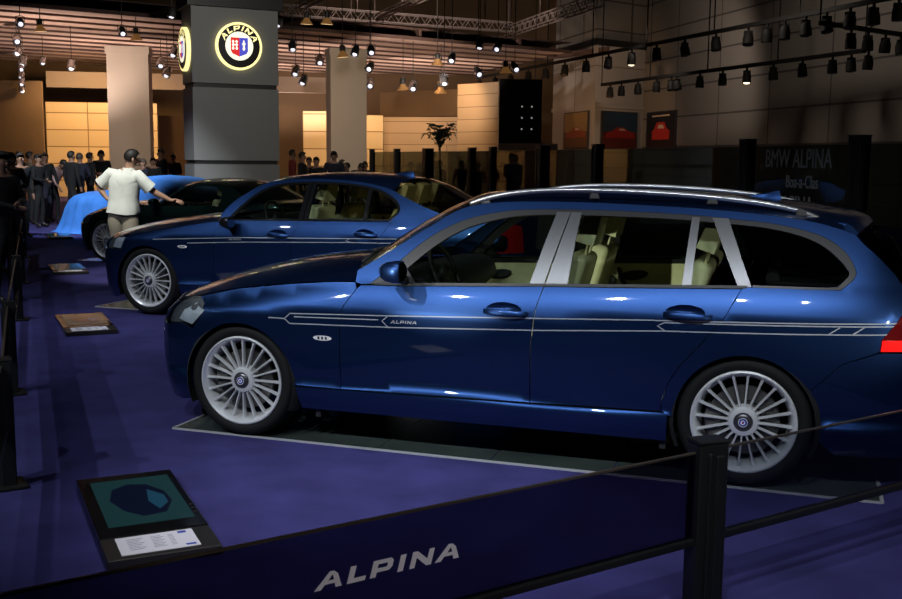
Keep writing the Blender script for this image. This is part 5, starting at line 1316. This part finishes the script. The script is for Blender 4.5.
# standing onlookers: three poses, built once each and re-dressed
def pose(kind, h):
    k = h/1.72
    base = dict(pelvis=(0, 0, .92), chest=(0, 0, 1.24), neck=(0, -.01, 1.47), head=(0, -.02, 1.60), shl=(-.18, 0, 1.41), shr=(.18, 0, 1.41), ell=(-.235, .01, 1.14), elr=(.235, .01, 1.14), wrl=(-.235, -.06, .90), wrr=(.235, -.06, .90),
        knl=(-.10, -.01, .50), knr=(.10, -.02, .50), anl=(-.11, .03, .085), anr=(.11, .02, .085), toel=(-.13, -.13, .028), toer=(.13, -.14, .028), face=(0, -1, -.1))
    if kind == 'arms': base.update(elr=(.25, -.06, 1.16), wrr=(.04, -.22, 1.14), ell=(-.25, -.06, 1.16), wrl=(-.02, -.24, 1.10))
    if kind == 'bend': base.update(chest=(.0, -.12, 1.17), neck=(0, -.27, 1.34), head=(0, -.36, 1.42), shl=(-.18, -.22, 1.30), shr=(.18, -.22, 1.30), ell=(-.24, -.30, 1.05), elr=(.24, -.30, 1.05), wrl=(-.20, -.42, .86), wrr=(.20, -.42, .86), face=(0, -1, -.5))
    if kind == 'step': base.update(knl=(-.10, -.10, .51), anl=(-.10, -.10, .085), toel=(-.11, -.27, .028), anr=(.10, .18, .10), toer=(.11, .05, .03), elr=(.24, -.08, 1.15), wrr=(.22, -.20, .95))
    return {n: tuple(c*k for c in p) if n != 'face' else p for n, p in base.items()}
BODY = {}
def onlooker(label, u, d, kind, top, leg, turn, hair=m_hair, skin=m_skin_d, h=1.70, group='onlookers in the hall'):
    p = at(u, 150, d)
    if kind not in BODY:
        o = figure('person', label, (p.x, p.y, 0), turn, pose(kind, 1.72), (skin, CLOTH[top], CLOTH[leg], m_shoe, 'long'), hair, False, 1, group); BODY[kind] = o
    else:
        src = BODY[kind]; o = dup(src, None, (p.x, p.y, 0), turn); o.data = src.data.copy()
        o.data.materials[0] = skin; o.data.materials[1] = CLOTH[top]; o.data.materials[2] = CLOTH[leg]
        for c in o.children:
            if c.name.startswith('hair'): c.data = c.data.copy(); c.data.materials[0] = hair
        props(o, label, 'person', group)
    o.scale = (h/1.72,)*3
    return o
LOOK = [
 ('person in black at the far left edge, behind the left barrier', 2, 24, 'stand', 'black', 'black', .9, 1.66), ('person in a dark suit standing second from the left edge', 11.5, 25, 'arms', 'black', 'navy', .3, 1.62), ('person in grey standing third from the left edge', 19, 26, 'stand', 'grey', 'black', -.4, 1.66),
 ('person in a brown coat left of the lit tan panels', 29, 24, 'stand', 'brown', 'black', 2.4, 1.66), ('person in black standing beside the brown coat, before the lit panels', 37, 23, 'arms', 'black', 'black', 1.6, 1.60), ('person in black with bent head left of the pink shirt', 44, 24.5, 'step', 'black', 'navy', 1.2, 1.64),
 ('person in a pale pink shirt bending forward by the covered car', 52, 25, 'bend', 'pink', 'black', 1.4, 1.66), ('person in a black coat standing tallest behind the covered car front', 70.5, 24, 'stand', 'black', 'black', 2.9, 1.68), ('person in navy standing behind the covered car bonnet', 79, 25, 'arms', 'navy', 'black', 3.3, 1.64),
 ('person in black in front of the left cream column, seen left of the white shirt', 89, 26, 'stand', 'black', 'black', 2.7, 1.66), ('person in a dark jacket between the lit panels and the white-shirted visitor', 101, 27, 'arms', 'black', 'grey', .4, 1.72),
 ('person in a dark suit and pale shirt right of the white-shirted visitor', 143, 24.3, 'arms', 'navy', 'black', -.6, 1.52), ('person in black before the cream column, beyond the covered car', 152.5, 26.6, 'stand', 'black', 'black', .8, 1.55), ('person in black left of the graphite pillar, in the dark doorway', 161, 28, 'stand', 'black', 'black', -.5, 1.78), ('person in black close to the left side of the graphite pillar', 173, 29.8, 'arms', 'black', 'navy', .2, 1.66),
 ('person with a reddish top just right of the graphite pillar', 292, 29, 'stand', 'red', 'black', 2.2, 1.80), ('person in a dark coat before the dim panel right of the pillar', 302, 26, 'stand', 'black', 'black', 1.8, 1.72), ('person in a brown jacket behind the saloon roof, half hidden', 309, 27, 'arms', 'brown', 'black', .2, 1.60), ('person in a dark suit and cap in front of the bright centre panel', 316.5, 25.5, 'step', 'black', 'black', -.2, 1.60),
 ('person in a dark suit with pale blue shirt before the centre column', 334, 25, 'arms', 'navy', 'black', .3, 1.74), ('person in black right of the suited person by the centre column', 341.5, 27, 'stand', 'black', 'black', 2.0, 1.54), ('person in brown before the right edge of the centre column', 347.5, 27.6, 'stand', 'brown', 'black', -1.2, 1.46), ('person in black left of the tall partition end', 355.5, 25.5, 'bend', 'black', 'black', .8, 1.64), ('person in black beside the first tall partition post of the far end', 365, 27.4, 'arms', 'black', 'navy', .2, 1.50),
 ('person in blue behind the dark glass left of the palm', 462, 27.5, 'stand', 'blue', 'black', .3, 1.55), ('person in teal behind the dark glass near the palm', 478, 26.5, 'arms', 'teal', 'black', .3, 1.52), ('person in blue behind the glass above the estate windscreen', 503, 22.5, 'step', 'blue', 'navy', -.2, 1.52), ('person in a white shirt behind the glass above the estate roof', 640, 18.5, 'stand', 'white', 'black', 2.6, 1.40)]
for i, (lb, u, d, k, t, l, turn, h) in enumerate(LOOK):
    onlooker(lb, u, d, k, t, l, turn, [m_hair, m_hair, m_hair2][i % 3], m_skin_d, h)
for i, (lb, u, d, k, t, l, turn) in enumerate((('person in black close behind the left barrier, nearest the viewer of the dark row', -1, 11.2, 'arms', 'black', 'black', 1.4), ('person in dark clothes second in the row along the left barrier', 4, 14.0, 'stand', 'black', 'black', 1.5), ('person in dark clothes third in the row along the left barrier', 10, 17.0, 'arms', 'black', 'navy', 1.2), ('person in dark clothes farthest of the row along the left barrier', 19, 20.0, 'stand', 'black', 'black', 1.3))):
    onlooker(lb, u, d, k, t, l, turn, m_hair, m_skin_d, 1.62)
